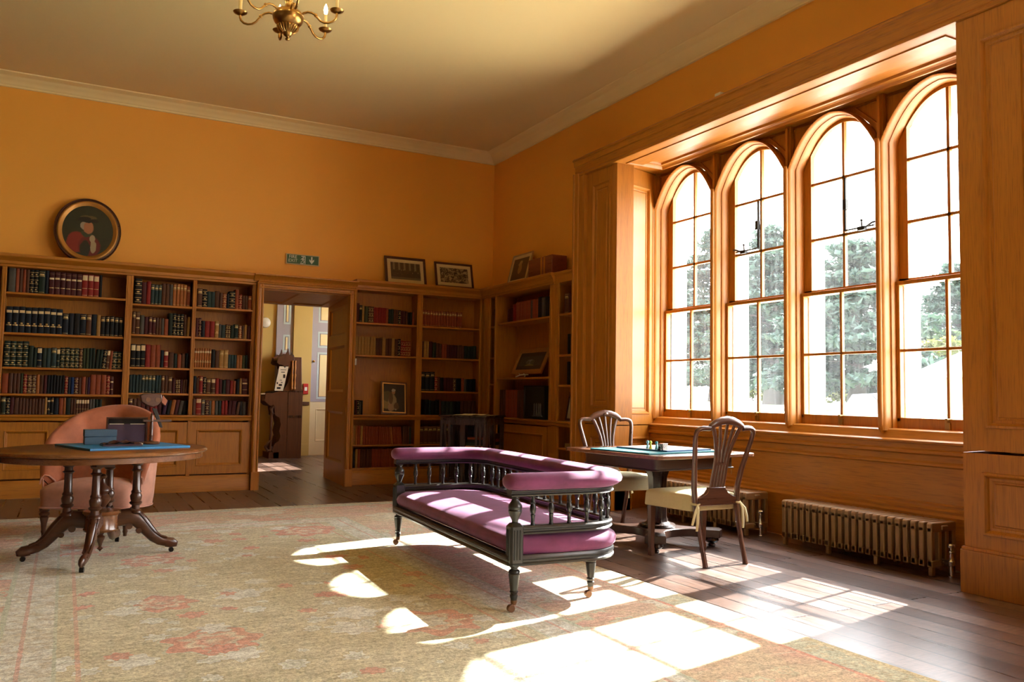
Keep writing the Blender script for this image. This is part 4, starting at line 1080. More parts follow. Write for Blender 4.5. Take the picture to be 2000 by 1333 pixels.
for a, Lg in zip(ANG, LEN):
    c, s = math.cos(a), math.sin(a)
    pr = [(.07,.235,.050),(.12,.245,.055),(.17,.250,.056),(.215,.232,.052),(.25,.195,.046),(.285,.150,.041),(.32,.110,.037),(.36,.082,.033),(.40,.070,.031),(Lg-.03,.068,.033),(Lg,.062,.034),(Lg+.022,.048,.026),(Lg+.024,.034,.012)]
    b = MB(); b.tube([(c*r, s*r, z) for r, z, w in pr], [w for r, z, w in pr], 10, flat=.62, up=(-s, c, 0))
    for d in (-.026, 0, .026):          # carved ridges over the knee
        b.tube([(c*r - s*d*(w/.05), s*r + c*d*(w/.05), z + w*.93) for r, z, w in pr[2:9]], .006, 6)
    for r, z, q in ((.165,.19,.022),(.225,.155,.018)): b.tube([(c*r - s*.022, s*r + c*.022, z), (c*r + s*.022, s*r - c*.022, z)], q, 10)
    lg = b.build('leg', M['ma_x'], ot, angle=60)
    b = MB(); b.tube([(c*(Lg) - s*.012, s*(Lg) + c*.012, .0165), (c*(Lg) + s*.012, s*(Lg) - c*.012, .0165)], .016, 12); b.tube([(c*Lg, s*Lg, .012), (c*Lg, s*Lg, .045)], .009, 8)
    b.build('caster', M['black'], lg)
    b = MB(); b.lathe(colp, (c*.20, s*.20, 0), 16); b.build('column', M['ma_z'], ot)
TZ = .7115
b = MB(); b.box(-.32,-.30,0,.32,.30,.013)
tag(b.build('blotter', plain('bright_blue_card', (.012,.20,.46), .45, 0, .06, 12), loc=(.352,6.14,TZ), rot=(0,0,math.radians(19)), bevel=.002), 'bright blue flat folder lying on the oval table', 'folder')
TZ += .0135
t = thing('slide_box', 'blue card box with a lid line, left of the items on the oval table', 'box', (.215, 6.22, TZ), math.radians(4))
bl = plain('slate_blue_card', (.045,.095,.15), .55, 0, .1, 30)
b = MB(); b.box(-.095,-.05,0,.095,.05,.052); b.build('body', bl, t, bevel=.002)
b = MB(); b.box(-.097,-.052,.053,.097,.052,.098); b.build('lid', bl, t, bevel=.002)
t = thing('lap_desk', 'upright dark brown writing box open to show a purple lining, behind the blue box', 'box', (.385, 6.36, TZ), math.radians(-3))
b = MB(); b.panelled((-.13,-.02,0), (1,0,0), (0,0,1), (0,-1,0), .26, .175, [(.008,.006,.252,.168)], [(0,0),(.002,0),(.003,-.02)], .05); b.build('case', M['ma_x'], t, bevel=.002)
b = MB(); b.box(-.120,-.012,.008,.120,-.004,.128); b.build('lining', plain('dusky_purple_lining', (.075,.038,.060), .7, 0, .12, 30), t)
b = MB(); b.box(-.120,-.010,.130,.120,-.002,.166); b.box(-.11,-.014,.126,-.02,-.008,.131,1); b.box(.02,-.014,.126,.11,-.008,.131,1); b.build('pocket', [M['black'], M['paper']], t)
t = thing('leather_wallet', 'creased dark maroon leather wallet lying on the blue folder', 'wallet', (.335, 6.03, TZ), math.radians(8))
b = MB()
F = lambda i, j: (-.115+.23*i/12, -.06+.12*j/8, .012 + .020*math.sin(PI*i/12)*(.6+.4*math.sin(j*1.1)) + .006*math.sin(i*1.7+j))
b.grid(F, 13, 9); b.prism([(-.118,-.063),(.118,-.063),(.118,.063),(-.118,.063)], 0, .012, 'z')
b.build('cover', plain('oxblood_leather', (.040,.010,.014), .35, 0, .2, 30), t, angle=60)
b = MB(); b.box(.112,-.055,.004,.121,.055,.016); b.build('page_edge', M['paper'], t)
t = thing('stereoscope', 'mahogany stereoscope viewer on a turned stand at the right of the oval table', 'stereoscope', (.525, 6.17, TZ), math.radians(6))
b = MB(); b.lathe([(0,0),(.056,0),(.058,.006),(.054,.012),(.05,.016),(.02,.018),(.011,.024),(.010,.05),(.013,.058),(.010,.066),(.012,.11),(.010,.15),(.014,.155),(.009,.165),(.011,.185),(.006,.196),(.009,.203),(.0,.214)], seg=20); b.build('stand', M['ma_z'], t)
b = MB(); b.box(-.055,-.008,.150,.125,.008,.165); b.build('card_bar', M['ma_x'], t, bevel=.002)
b = MB(); b.prism([(.000,.245),(.030,.240),(.075,.108),(.055,.112)], .010, .024, 'y'); b.build('folding_arm', M['black'], t, bevel=.002)
b = MB()
q = [(-.085,.330),(-.06,.342),(0,.346),(.05,.340),(.06,.30),(.03,.262),(.0,.250),(-.04,.262),(-.075,.285)]
b.prism(q, -.03, .035, 'y'); b.build('hood', M['ma_x'], t, bevel=.006)
b = MB(); b.prism([(.058,.330),(.090,.296),(.078,.262),(.052,.282)], -.03, .03, 'y'); b.build('hood_flap', M['pink'], t, bevel=.002)
for x in (-.035, .026):
    b = MB(); b.tube([(x,-.029,.300),(x,-.034,.300)], .016, 14); b.build('lens', M['castor'], t)

# ------------------------------------------------------------------ armchair
ac = thing('armchair', 'low salmon velvet button-backed armchair behind the oval table', 'chair', (.255, 7.13, .016), math.radians(-22))
# local: front = -y
def backshell(i, j, nu=48):
    th = math.radians(-118 + 236*i/(nu-1))          # 0 = back centre
    f = abs(th)/math.radians(118)
    g = 1-math.cos(f*PI/2)**.85
    H = .945*(1-g) + .50*g
    if f > .93: H -= (f-.93)*1.1
    cx, cy = .378*math.sin(th), .30*math.cos(th)
    lean = lambda z: .10*max(0, z-.32)/.6*(1-.6*g)
    tuft = .075*abs(math.sin(th*4.2))-.03
    prof = [(1.00,.195),(1.03,.26),(1.05,.40),(1.08,.40+(H-.40)*.6),(1.10,H-.06),(1.085,H-.02),(1.03,H+.005),(.95,H),(.86,H-.035),(.80,H-.09),(.765,(H-.09)*.6+.36*.4),(.75,.36),(.76,.28)]
    k, z = prof[j]
    if j >= 6: k -= tuft*(1 if 7 < j < 12 else .5)
    d = lean(z)
    return (cx*k + math.sin(th)*0, cy*k + d*math.cos(th)*1.0 + .02, z)
b = MB(); b.grid(lambda i, j: backshell(i, j), 48, 5, mi=1); b.grid(lambda i, j: backshell(i, j+4), 48, 9)
for i in (0, 47): b.add([backshell(i, j) for j in range(13)], [tuple(range(13)) if i else tuple(range(13))[::-1]])
b.build('button_back', [M['pink'], M['pinkpale']], ac, angle=75)
b = MB()
for i in (0, 47):                       # pale piping along the arm fronts and base
    pts = [Vector(backshell(i, j)) for j in range(0, 12)]
    b.tube([tuple(p + Vector((0,-.004,0))) for p in pts], .007, 6)
b.tube([backshell(i, 0) for i in range(48)], .008, 6)
b.build('piping', M['pinkpale'], ac, angle=80)
b = MB()                                # seat: D-shaped sprung cushion
def dseat(o):
    P = arc(.325-.07, -.27+.07, .07-o*.2, -PI/2, 0, 4)
    P = [(x-o*.8 if x > .2 else x, y+o*.8) for x, y in P]
    R_ = [( (.285-o)*math.cos(a), (.22-o)*math.sin(a)+.02) for a in [PI*k/14 for k in range(0, 15)]]
    L_ = [(-x, y) for x, y in P[::-1]]
    return P + R_ + L_
stack(b, [[(x, y, z) for x, y in dseat(o)] for o, z in ((.005,.20),(0,.21),(-.004,.28),(-.006,.325),(.01,.352),(.05,.375),(.11,.392),(.17,.400))])
b.build('seat_cushion', M['pinkpale'], ac, angle=70)
b = MB(); b.tube([(x, y, .205) for x, y in dseat(-.003)], .008, 6, closed=True); b.build('seat_piping', M['pinkpale'], ac, angle=80)
for s in (-1, 1):
    b = MB(); b.lathe([(.0125,0),(.014,.02),(.018,.03),(.016,.045),(.020,.09),(.030,.135),(.022,.143),(.034,.152),(.036,.165),(.026,.174),(.034,.182),(.036,.20)], (s*.285,-.235,0), 16); b.build('leg', M['ma_z'], ac)
    b = MB(); b.tube([(s*.20,.20,.20),(s*.205,.225,.12),(s*.21,.27,.05),(s*.215,.31,0)], [.03,.026,.021,.018], 8); b.build('rear_leg', M['ma_z'], ac)

# ------------------------------------------------------------------ chandelier
CX, CY = 1.305, 5.99
cd = thing('chandelier', 'brass six-arm chandelier with candle bulbs hanging from the ceiling', 'chandelier', (CX, CY, 3.64))
b = MB()
b.lathe([(0,.0),(.012,.004),(.016,.014),(.010,.024),(.014,.030),(.024,.036),(.030,.044),(.034,.058),(.052,.070),(.066,.088),(.074,.104),(.070,.112),(.078,.118),(.098,.135),(.108,.158),(.110,.175),(.112,.182),(.108,.190),(.104,.20),(.095,.215),(.06,.232),(.03,.245),(.022,.27),(.030,.30),(.046,.32),(.05,.335),(.03,.355),(.016,.38),(.012,.44),(.02,.455),(.012,.47),(.010,.56),(0,.56)], seg=36)
for k in range(22):
    a = 2*PI*k/22; c, s = math.cos(a), math.sin(a)
    b.tube([(.036*c,.036*s,.058),(.056*c,.056*s,.072),(.071*c,.071*s,.092),(.077*c,.077*s,.108)], [.003,.006,.007,.003], 6)
b.build('body', M['brass'], cd, angle=50)
b = MB()
for k in range(5): b.tube([(.012*math.cos(q)*(k % 2), .012*math.cos(q)*((k+1) % 2), .575+.022*k+.014*math.sin(q)) for q in [2*PI*i/10 for i in range(10)]], .003, 5, True)
b.lathe([(.008,.655),(.05,.652),(.06,.645),(.03,.635),(.0,.63)], seg=20)
b.build('chain', M['brass'], cd)
v0 = math.atan2(CY, CX)
for k, az in enumerate((160, 100, 40, -20, 220, 280)):
    a = v0 - PI/2 + math.radians(az); c, s = math.cos(a), math.sin(a)
    P3 = lambda r, z: (c*r, s*r, z)
    pth = [(.090,.190),(.115,.205),(.145,.212),(.175,.206),(.20,.190),(.22,.168),(.24,.145),(.268,.130),(.30,.128),(.33,.138),(.352,.158),(.36,.182),(.36,.205)]
    b = MB(); b.tube([P3(r, z) for r, z in pth], .0085, 10); b.ball(P3(.205,.186), .014, 10, 7)
    arm = b.build('arm', M['brass'], cd, angle=70)
    b = MB(); b.lathe([(0,.196),(.012,.198),(.03,.205),(.046,.214),(.050,.222),(.047,.222),(.03,.214),(.016,.212),(.018,.222),(.020,.232),(.016,.236),(0,.236)], (c*.36, s*.36, 0), 22); b.build('drip_pan', M['brass'], arm)
    b = MB(); b.lathe([(.0125,.232),(.0125,.335),(.010,.337),(0,.337)], (c*.36, s*.36, 0), 14); b.build('candle_tube', plain('ivory_candle', (.80,.62,.28), .5, 0, .03, 8), arm)
    b = MB(); b.lathe([(.006,.335),(.013,.352),(.0165,.372),(.012,.395),(.005,.415),(0,.425)], (c*.36, s*.36, 0), 12); b.build('bulb', M['flame'], arm)

# ------------------------------------------------------------------ pictures and things on top of the bookcases
BT = 2.410
def pic_mat(name, f):
    g = N(name); f(g); return g.done()
def blobs(g, layers, bg, bgvar=.25, scale=6, coord=None):
    """painted picture: soft ellipses (u, v, ru, rv, colour) over a ground, in object coords (x, z)"""
    tc = g.n('ShaderNodeTexCoord').outputs['Object']
    nz = g.n('ShaderNodeTexNoise', {'Vector': tc, 'Scale': 22, 'Detail': 4})
    off = g.n('ShaderNodeVectorMath', {0: nz.outputs['Color'], 1: (.5,.5,.5)}, operation='SUBTRACT').outputs[0]
    off = g.n('ShaderNodeVectorMath', {0: off, 'Scale': .025}, operation='SCALE').outputs[0]
    p = g.n('ShaderNodeVectorMath', {0: tc, 1: off}, operation='ADD').outputs[0]
    sp = g.n('ShaderNodeSeparateXYZ', {0: p}); x, z = sp.outputs[0], sp.outputs[2]
    col = g.mix(g.noise(tc, scale, 5), tuple(q*(1-bgvar) for q in bg), tuple(q*(1+bgvar) for q in bg))
    for u, v, ru, rv, c in layers:
        dx = g.math('DIVIDE', g.math('SUBTRACT', x, u), ru); dz = g.math('DIVIDE', g.math('SUBTRACT', z, v), rv)
        r = g.math('ADD', g.math('MULTIPLY', dx, dx), g.math('MULTIPLY', dz, dz))
        col = g.mix(g.ramp(r, [(.75,(1,1,1)),(1.0,(0,0,0))]), col, c)
    g.principled(Base_Color=col, Roughness=.45)
# oval portrait (leaning back on the wall)
op = thing('oval_portrait', 'oval gilt-framed portrait of a red-coated man in a cocked hat, leaning on the wall', 'picture', (.130, 9.735, BT-.012))
op.rotation_euler = (math.radians(-9), 0, 0)
RX, RZ = .318, .355
def oring(b, prof, cz, n=64):
    m = len(prof); vs = []
    for k in range(n):
        a = 2*PI*k/n
        for o, d in prof: vs.append(((RX-o)*math.cos(a), -d, cz+(RZ-o)*math.sin(a)))
    b.add(vs, [(k*m+j, k*m+(j+1) % m, ((k+1) % n)*m+(j+1) % m, ((k+1) % n)*m+j) for k in range(n) for j in range(m)])
b = MB(); oring(b, [(0,0),(0,.018),(.006,.026),(.012,.020),(.016,.014),(.03,.016),(.03,0)], RZ); b.build('outer_frame', M['darkframe'], op, angle=50)
b = MB(); oring(b, [(.028,.0),(.028,.018),(.036,.028),(.05,.026),(.068,.012),(.076,.010),(.080,.006),(.080,0)], RZ); b.build('inner_frame', M['giltframe'], op, angle=60)
def portrait(g):
    z = RZ
    blobs(g, [(-.10,z-.13,.10,.12,(.20,.016,.012)),(.02,z-.17,.11,.13,(.13,.012,.012)),(-.02,z-.20,.05,.10,(.018,.018,.012)),
              (.055,z-.17,.030,.075,(.30,.25,.15)),(.045,z-.085,.030,.045,(.33,.27,.17)),(-.01,z-.03,.055,.04,(.035,.045,.025)),
              (-.035,z+.055,.042,.05,(.30,.26,.20)),(.005,z+.035,.050,.070,(.36,.15,.07)),(.0,z+.115,.105,.026,(.013,.010,.008)),
              (.0,z+.150,.085,.022,(.10,.07,.025)),(-.03,z+.135,.06,.02,(.013,.010,.008))], (.020,.022,.010), .5)
b = MB(); n = 48; b.add([((RX-.07)*math.cos(2*PI*k/n), -.008, RZ+(RZ-.07)*math.sin(2*PI*k/n)) for k in range(n)], [tuple(range(n))])
b.build('canvas', pic_mat('portrait_painting', portrait), op)
b = MB(); oring(b, [(.002,.0),(.002,-.012),(.2,-.012),(.2,.0)], RZ); b.build('backing', M['ma_x'], op)

def framed(name, label, loc, rot, W, H, fw, mat_w, fmat, pmat, mount=None, dep=.018, inner=None):
    t = thing(name, label, 'picture', loc); t.rotation_euler = rot
    b = MB(); b.panelled((-W/2,-dep,0), (1,0,0), (0,0,1), (0,-1,0), W, H, [(fw,fw,W-fw,H-fw)], [(0,0),(.001,-.001),(.003,-.008)], dep)
    b.build('frame', fmat, t, bevel=.002)
    if inner:
        b = MB(); k = fw-.012; b.panelled((-W/2+k,-dep-.001,k), (1,0,0), (0,0,1), (0,-1,0), W-2*k, H-2*k, [(.012,.012,W-2*k-.012,H-2*k-.012)], [(0,0),(.001,-.008)], .004, 0, False); b.build('slip', inner, t)
    if mount:
        b = MB(); b.box(-W/2+fw-.002, -dep+.0055, fw-.002, W/2-fw+.002, -dep+.009, H-fw+.002); b.build('mount', mount, t)
    b = MB(); k = fw+mat_w
    z = H/2; b.add([(x, -dep+.0048, q-0) for x, q in ((-W/2+k,k),(W/2-k,k),(W/2-k,H-k),(-W/2+k,H-k))], [(0,1,2,3)]); b.build('print', pmat, t)
    return t
def groupphoto(g):
    tc = g.n('ShaderNodeTexCoord').outputs['Object']; sp = g.n('ShaderNodeSeparateXYZ', {0: tc}); x, z = sp.outputs[0], sp.outputs[2]
    win = g.math('MULTIPLY', g.ramp(g.math('FRACT', g.math('MULTIPLY', x, 14.0)), [(.62,(0,0,0)),(.68,(1,1,1))]), g.math('GREATER_THAN', z, .20))
    vo = g.n('ShaderNodeTexVoronoi', {'Vector': g.coord('Object', (46,1,32)), 'Scale': 1.0, 'Randomness': .7}).outputs['Distance']
    heads = g.math('MULTIPLY', g.ramp(vo, [(.16,(1,1,1)),(.26,(0,0,0))]), g.math('MULTIPLY', g.math('GREATER_THAN', z, .145), g.math('LESS_THAN', z, .215)))
    c = g.mix(g.noise(tc, 30, 4), (.035,.022,.010), (.11,.075,.035))
    c = g.mix(g.math('MULTIPLY', win, .55), c, (.34,.26,.14)); c = g.mix(heads, c, (.38,.29,.16))
    c = g.mix(g.math('LESS_THAN', z, .105), c, (.17,.12,.06))
    g.principled(Base_Color=c, Roughness=.4)
def crowdphoto(g):
    tc = g.n('ShaderNodeTexCoord').outputs['Object']
    a = g.noise(g.coord('Object', (26,1,26)), 1, 4, .7, 1.2)
    c = g.ramp(a, [(.38,(.025,.016,.008)),(.48,(.10,.068,.032)),(.58,(.34,.26,.14)),(.7,(.42,.33,.19))], 'LINEAR')
    g.principled(Base_Color=c, Roughness=.4)
lean = math.radians(-14)
mountc = plain('cream_mount', (.58,.46,.24), .8, 0, .05, 12)
framed('framed_photograph', 'framed sepia group photograph before tall windows, left of the pair above the doorway bookcase', (3.70, 9.77, BT+.03), (lean,0,0), .545, .375, .030, .045, M['darkframe'], pic_mat('sepia_group', groupphoto), mountc)
framed('framed_photograph', 'framed sepia crowd photograph, right of the pair and nearest the corner', (4.365, 9.77, BT+.045), (lean,0,0), .535, .345, .026, .045, M['darkframe'], pic_mat('sepia_crowd', crowdphoto), mountc)
def etching(g):
    blobs(g, [(0,.20,.05,.07,(.30,.19,.08)),(.0,.28,.04,.03,(.36,.25,.12)),(-.03,.26,.03,.02,(.33,.23,.11))], (.085,.052,.020), .25)
framed('framed_print', 'narrow silver-framed portrait print leaning on the wall above the corner bookcase', (4.82, 8.93, BT+.04), (lean,0,-PI/2), .50, .40, .016, .045, plain('silvered_frame', (.40,.31,.18), .3, .6, .1, 20), pic_mat('brown_print', etching), mountc)
t = thing('wooden_casket', 'polished red-brown wooden casket banded with pale straps beside the silver-framed print', 'box', (4.83, 8.22, BT+.03), 0)
b = MB(); b.box(-.10,-.27,0,.10,.27,.24); b.build('body', M['ma_y'] if False else wood('red_mahogany', (.11,.022,.010), (.26,.060,.028), 1, .3, 24, .4), t, bevel=.006)
b = MB()
for y in (.02, .09): b.box(-.103, y-.022-.12, -.001, .103, y+.012-.12, .243)
b.build('strap', M['oak_z'], t, bevel=.002)
def exitface(g): pass
es = thing('exit_sign', 'green fire exit sign on the ochre wall above the doorway', 'sign', (2.424, 9.90, 2.665), 0)
W, H = .40, .125
b = MB(); b.box(-W/2,-.02,-H/2,W/2,0,H/2); b.build('casing', plain('pale_gold_casing', (.52,.42,.22), .4, .2, .05, 8), es, bevel=.003)
b = MB(); b.box(-W/2+.012,-.0225,-H/2+.010,W/2-.012,-.0195,H/2-.010); b.build('face', plain('sign_green', (.010,.085,.025), .45, 0, .05, 6), es)
wm = plain('sign_white', (.62,.68,.55), .5, 0, .03, 6)
for tx, z in (('FIRE', .010), ('EXIT', -.036)):
    cu = bpy.data.curves.new('lettering', 'FONT'); cu.body = tx; cu.size = .052; cu.extrude = .0005; cu.align_x = 'CENTER'
    cu.space_character = 1.02
    tmp = bpy.data.objects.new('lettering', cu); me = None
    COL.objects.link(tmp); bpy.context.view_layer.update()
    me = bpy.data.meshes.new_from_object(tmp.evaluated_get(bpy.context.evaluated_depsgraph_get())); bpy.data.objects.remove(tmp)
    me.materials.clear(); me.materials.append(wm)
    o = link(bpy.data.objects.new('lettering', me)); o.parent = es; o.location = (-.118, -.0232, z); o.rotation_euler = (PI/2, 0, 0)
b = MB(); Y0_, Y1_ = -.0238, -.0222    # running figure in a doorway, arrow down
def pol(P): b.prism(P, Y0_, Y1_, 'y')
pol([(-.020,.045),(.030,.045),(.030,-.048),(.022,-.048),(.022,.037),(-.020,.037)]); pol([(-.030,-.048),(.010,-.048),(.010,-.040),(-.030,-.040)])
b.ball((.004,-.023,.027), (.008,.001,.008), 10, 6)
pol([(-.014,.018),(.008,.018),(.006,-.004),(-.006,-.004)]); pol([(-.016,.016),(-.026,-.002),(-.021,-.005),(-.009,.014)]); pol([(.006,.016),(.018,.004),(.015,-.001),(.003,.010)])
pol([(-.006,-.004),(.002,-.004),(-.012,-.032),(-.028,-.032),(-.026,-.026),(-.014,-.026)]); pol([(-.002,-.002),(.007,-.002),(.017,-.020),(.012,-.040),(.006,-.038),(.010,-.020)])
b.build('running_figure', wm, es)
b = MB(); b.prism([(.098,.042),(.114,.042),(.114,-.005),(.134,.014),(.134,-.008),(.106,-.044),(.078,-.008),(.078,.014),(.098,-.005)], Y0_, Y1_, 'y'); b.build('down_arrow', wm, es)
b = MB(); b.box(3.008, 9.60, 1.42, 3.035, 9.625, 1.50)
tag(b.build('light_switch', M['white'], bevel=.004), 'small white switch on the bookcase edge right of the doorway', 'switch')
def gentleman(g):
    blobs(g, [(-.10,.13,.08,.07,(.20,.15,.06)),(-.08,.22,.09,.07,(.07,.06,.03)),(-.02,.15,.055,.11,(.27,.21,.12)),(-.045,.08,.035,.05,(.30,.19,.11)),(.03,.10,.035,.05,(.10,.06,.03)),(-.04,.20,.03,.08,(.085,.055,.03)),
              (-.005,.275,.022,.028,(.36,.18,.10)),(-.005,.300,.026,.020,(.42,.36,.28)),(.02,.06,.012,.012,(.34,.28,.22))], (.018,.015,.011), .4)
t = framed('framed_portrait', 'small gilt-framed full-length portrait of a gentleman standing on the bookcase ledge', (3.545, 9.68, .835), (math.radians(-12), math.radians(2.5), 0), .335, .405, .030, 0, M['ma_z'], pic_mat('gentleman_painting', gentleman), None, .016, M['gold'])
# ------------------------------------------------------------------ inside the window-wall bookcase
def landscape(g):
    blobs(g, [(0,.155,.10,.035,(.20,.22,.20)),(.05,.150,.05,.03,(.08,.08,.05)),(-.05,.148,.04,.022,(.11,.10,.07)),(0,.105,.12,.022,(.26,.21,.07))], (.045,.040,.022), .3)
t = framed('framed_landscape', 'small landscape picture propped on a wire easel inside the corner bookcase', (4.80, 8.62, 1.345), (math.radians(-24), 0, -PI/2), .72, .335, .055, .05, M['giltframe'], pic_mat('landscape_painting', landscape), plain('dark_mount', (.05,.035,.02), .6))
t = thing('picture_easel', 'little pale wire easel under the landscape picture', 'easel', (4.775, 8.62, 1.303), -PI/2)
b = MB()
for s in (-1, 1): b.tube([(s*.11,-.06,.008),(s*.06,-.025,.032),(s*.05,.02,.036)], .006, 6); b.tube([(s*.06,-.025,.032),(s*.055,-.045,.046)], .005, 6)
b.tube([(-.06,-.012,.032),(.06,-.012,.032)], .005, 6); b.tube([(0,.01,.033),(0,.15,.10),(0,.165,.22)], .005, 6)
b.build('wire_legs', M['white'], t)
t = thing('display_case', 'dark glass-fronted case standing at the right end of the corner bookcase ledge', 'case', (4.80, 8.26, .828), -PI/2)
b = MB(); b.panelled((-.24,-.10,0), (1,0,0), (0,0,1), (0,-1,0), .48, .38, [(.02,.02,.46,.36)], [(0,0),(.002,-.01)], .2); b.build('case', plain('dark_green_case', (.014,.016,.010), .3, 0, .2, 12), t, bevel=.003)
b = MB()
for x in (.02, .07, .12, .16): b.lathe([(.010,.04),(.012,.05),(.007,.09),(.008,.15),(.010,.16),(.004,.18),(0,.181)], (x,-.103,0), 10)
b.box(-.02,-.112,.03,.19,-.094,.042); b.build('glass_phials', plain('dull_pewter', (.12,.13,.13), .35, .3, .2, 30), t)
def sketch(g): blobs(g, [(.03,.16,.02,.07,(.05,.04,.03)),(.03,.09,.035,.02,(.06,.05,.03))], (.46,.38,.23), .08)
framed('framed_sketch', 'dark-framed pale sketch in the bookcase bay next to the window casing', (4.80, 7.585, .832), (math.radians(-10), 0, -PI/2), .26, .31, .020, .0, M['darkframe'], pic_mat('ink_sketch', sketch))
b = MB(); b.box(-.09,-.1,0,.09,.1,.05); tag(b.build('book', [BM['y']], loc=(4.82,7.53,.541), bevel=.004), 'ochre volume lying flat on the low shelf beside the window casing', 'book')

# ------------------------------------------------------------------ revolving bookcase in the corner
rv = thing('revolving_bookcase', 'dark square revolving bookcase with slatted posts in the room corner', 'bookcase', (4.06, 8.52, 0), math.radians(41))
h = .27
b = MB(); b.box(-h-.02,-h-.02,.845,h+.02,h+.02,.862); b.box(-h-.005,-h-.005,.825,h+.005,h+.005,.846); b.build('top', M['rose'], rv, bevel=.006)
for z in (.16, .49): 
    b = MB(); b.box(-h,-h,z-.02,h,h,z); b.build('shelf', M['rose'], rv, bevel=.003)
b = MB(); b.box(-h,-h,.76,h,h,.825); b.box(-.03,-h,.16,.03,h,.8); b.box(-h,-.03,.16,h,.03,.8); b.build('frame', M['rose'], rv)
for k in range(4):
    b = MB(); b.M = Matrix.Rotation(k*PI/2, 4, 'Z')
    for x in (-h+.014, -h+.06, -h+.106, h-.106, h-.06, h-.014): b.box(x-.013, -h-.006, .13, x+.013, -h+.006, .80)
    b.build('slat_side', M['rose'], rv, bevel=.002)
b = MB(); b.lathe([(.03,.05),(.06,.06),(.05,.10),(.03,.14)], seg=16); b.box(-.24,-.03,.0,.24,.03,.06); b.box(-.03,-.24,.0,.03,.24,.06); b.build('base', M['rose'], rv, bevel=.004)
z0 = {0:.491, 1:.491}
for side, col, w, l, hh, lab in ((0,'y',.20,.24,.045,'ochre folio lowest in the left stack of the revolving bookcase'),(0,'d',.19,.22,.036,'dark green volume above the ochre folio in the revolving bookcase'),(0,'n',.18,.21,.030,'navy volume in the left stack of the revolving bookcase'),(0,'x',.18,.20,.022,'thin rust red volume topping the left stack in the revolving bookcase'),
                               (1,'y',.19,.22,.038,'ochre volume lowest in the right stack of the revolving bookcase'),(1,'d',.18,.20,.036,'dark green volume in the right stack of the revolving bookcase'),(1,'x',.18,.21,.032,'rust red volume in the right stack of the revolving bookcase'),(1,'m',.19,.20,.06,'thick maroon volume topping the right stack in the revolving bookcase')):
    b = MB(); b.box(-l/2,-w/2,0,l/2,w/2,.004); b.box(-l/2,-w/2,hh-.004,l/2,w/2,hh); b.box(-l/2,-w/2,0,-l/2+.006,w/2,hh); b.box(-l/2+.006,-w/2+.006,.004,l/2-.005,w/2-.006,hh-.004,1)
    a = rv.rotation_euler.z + (-PI/2 if side else 0)
    off = Matrix.Rotation(rv.rotation_euler.z, 3, 'Z') @ Vector((-.14,-.13,0) if side == 0 else (.13,-.14,0))
    off = Matrix.Rotation(rv.rotation_euler.z, 3, 'Z') @ Vector((-.15,-.14,0) if side == 0 else (.14,-.15,0))
    o = b.build('book', [BM[col], M['pages']], loc=(4.06+off.x, 8.52+off.y, z0[side]), rot=(0,0,rv.rotation_euler.z + (0 if side == 0 else PI/2)))
    tag(o, lab, 'book', 'volumes stacked flat in the revolving bookcase'); z0[side] += hh+.0005
b = MB()
b.grid(lambda i, j: (-.20+.36*i/10, -.13+.25*j/6, .001+.012*(.5+.5*math.sin(i*.9+j*.4))*(1 if 0 < i < 10 else .2)), 11, 7)
b.prism([(.05,-.2),(.22,-.18),(.2,.1),(.03,.06)], .0, .002, 'z')
tag(b.build('paper_sheets', M['paper'], loc=(4.05,8.50,.863), rot=(0,0,.5), angle=80), 'loose pale papers lying on top of the dark revolving bookcase', 'papers')

# ------------------------------------------------------------------ reed organ in the hall
og = thing('reed_organ', 'carved dark wood reed organ seen end-on in the hall beyond the doorway', 'organ', (0, 13.80, 0), 0)
b = MB()
end = [(3.02,0),(3.46,0),(3.46,1.10),(3.44,1.14),(3.42,1.66),(3.27,1.66),(3.25,1.40),(3.20,1.22),(3.14,1.12),(2.98,1.06),(2.86,1.06),(2.84,.94),(2.92,.86),(3.00,.84),(3.02,.70),(3.09,.66),(3.115,.55),(3.09,.44),(3.115,.36),(3.09,.28),(3.03,.24),(2.99,.14)]
b.prism(end, 0, .03, 'y'); b.prism(end, .47, .50, 'y'); b.box(3.12, .02, 0, 3.45, .48, 1.08); b.box(3.28, .02, 1.0, 3.42, .48, 1.64)
b.build('case', M['organ'], og, bevel=.004)
b = MB(); b.box(3.22,-.004,.06,3.225,.004,1.08); b.box(3.225,-.006,.66,3.45,.004,.70); b.box(3.10,-.006,1.085,3.46,.01,1.10); b.build('end_bead', M['rose'], og)
b = MB(); b.box(2.80, .03, .93, 3.14, .47, 1.00); b.prism([(2.80,1.00),(2.86,1.04),(3.10,1.06),(3.12,1.0)], .03, .47, 'y'); b.build('key_desk', M['organ'], og, bevel=.005)
b = MB(); b.box(2.80, .05, 1.035, 2.92, .45, 1.05)
for k in range(20): b.box(2.82, .05+.02*k, 1.05, 2.92, .05+.02*k+.018, 1.058)
b.build('keyboard', M['white'], og, rot=(0,0,0))
cr = [(3.02,1.56),(3.05,1.53),(3.12,1.52),(3.14,1.46),(3.19,1.52),(3.22,1.46),(3.25,1.52),(3.30,1.56),(3.30,1.66),(3.285,1.70),(3.27,1.67),(3.255,1.735),(3.235,1.69),(3.215,1.70),(3.20,1.79),(3.19,1.80),(3.18,1.75),(3.155,1.70),(3.12,1.71),(3.10,1.67),(3.085,1.69),(3.065,1.65),(3.04,1.66)]
b = MB(); b.prism(cr, -.01, .025, 'y'); b.prism(cr, .46, .49, 'y'); b.box(3.06, .0, 1.60, 3.30, .48, 1.64); b.build('carved_canopy', M['organ'], og, bevel=.003)
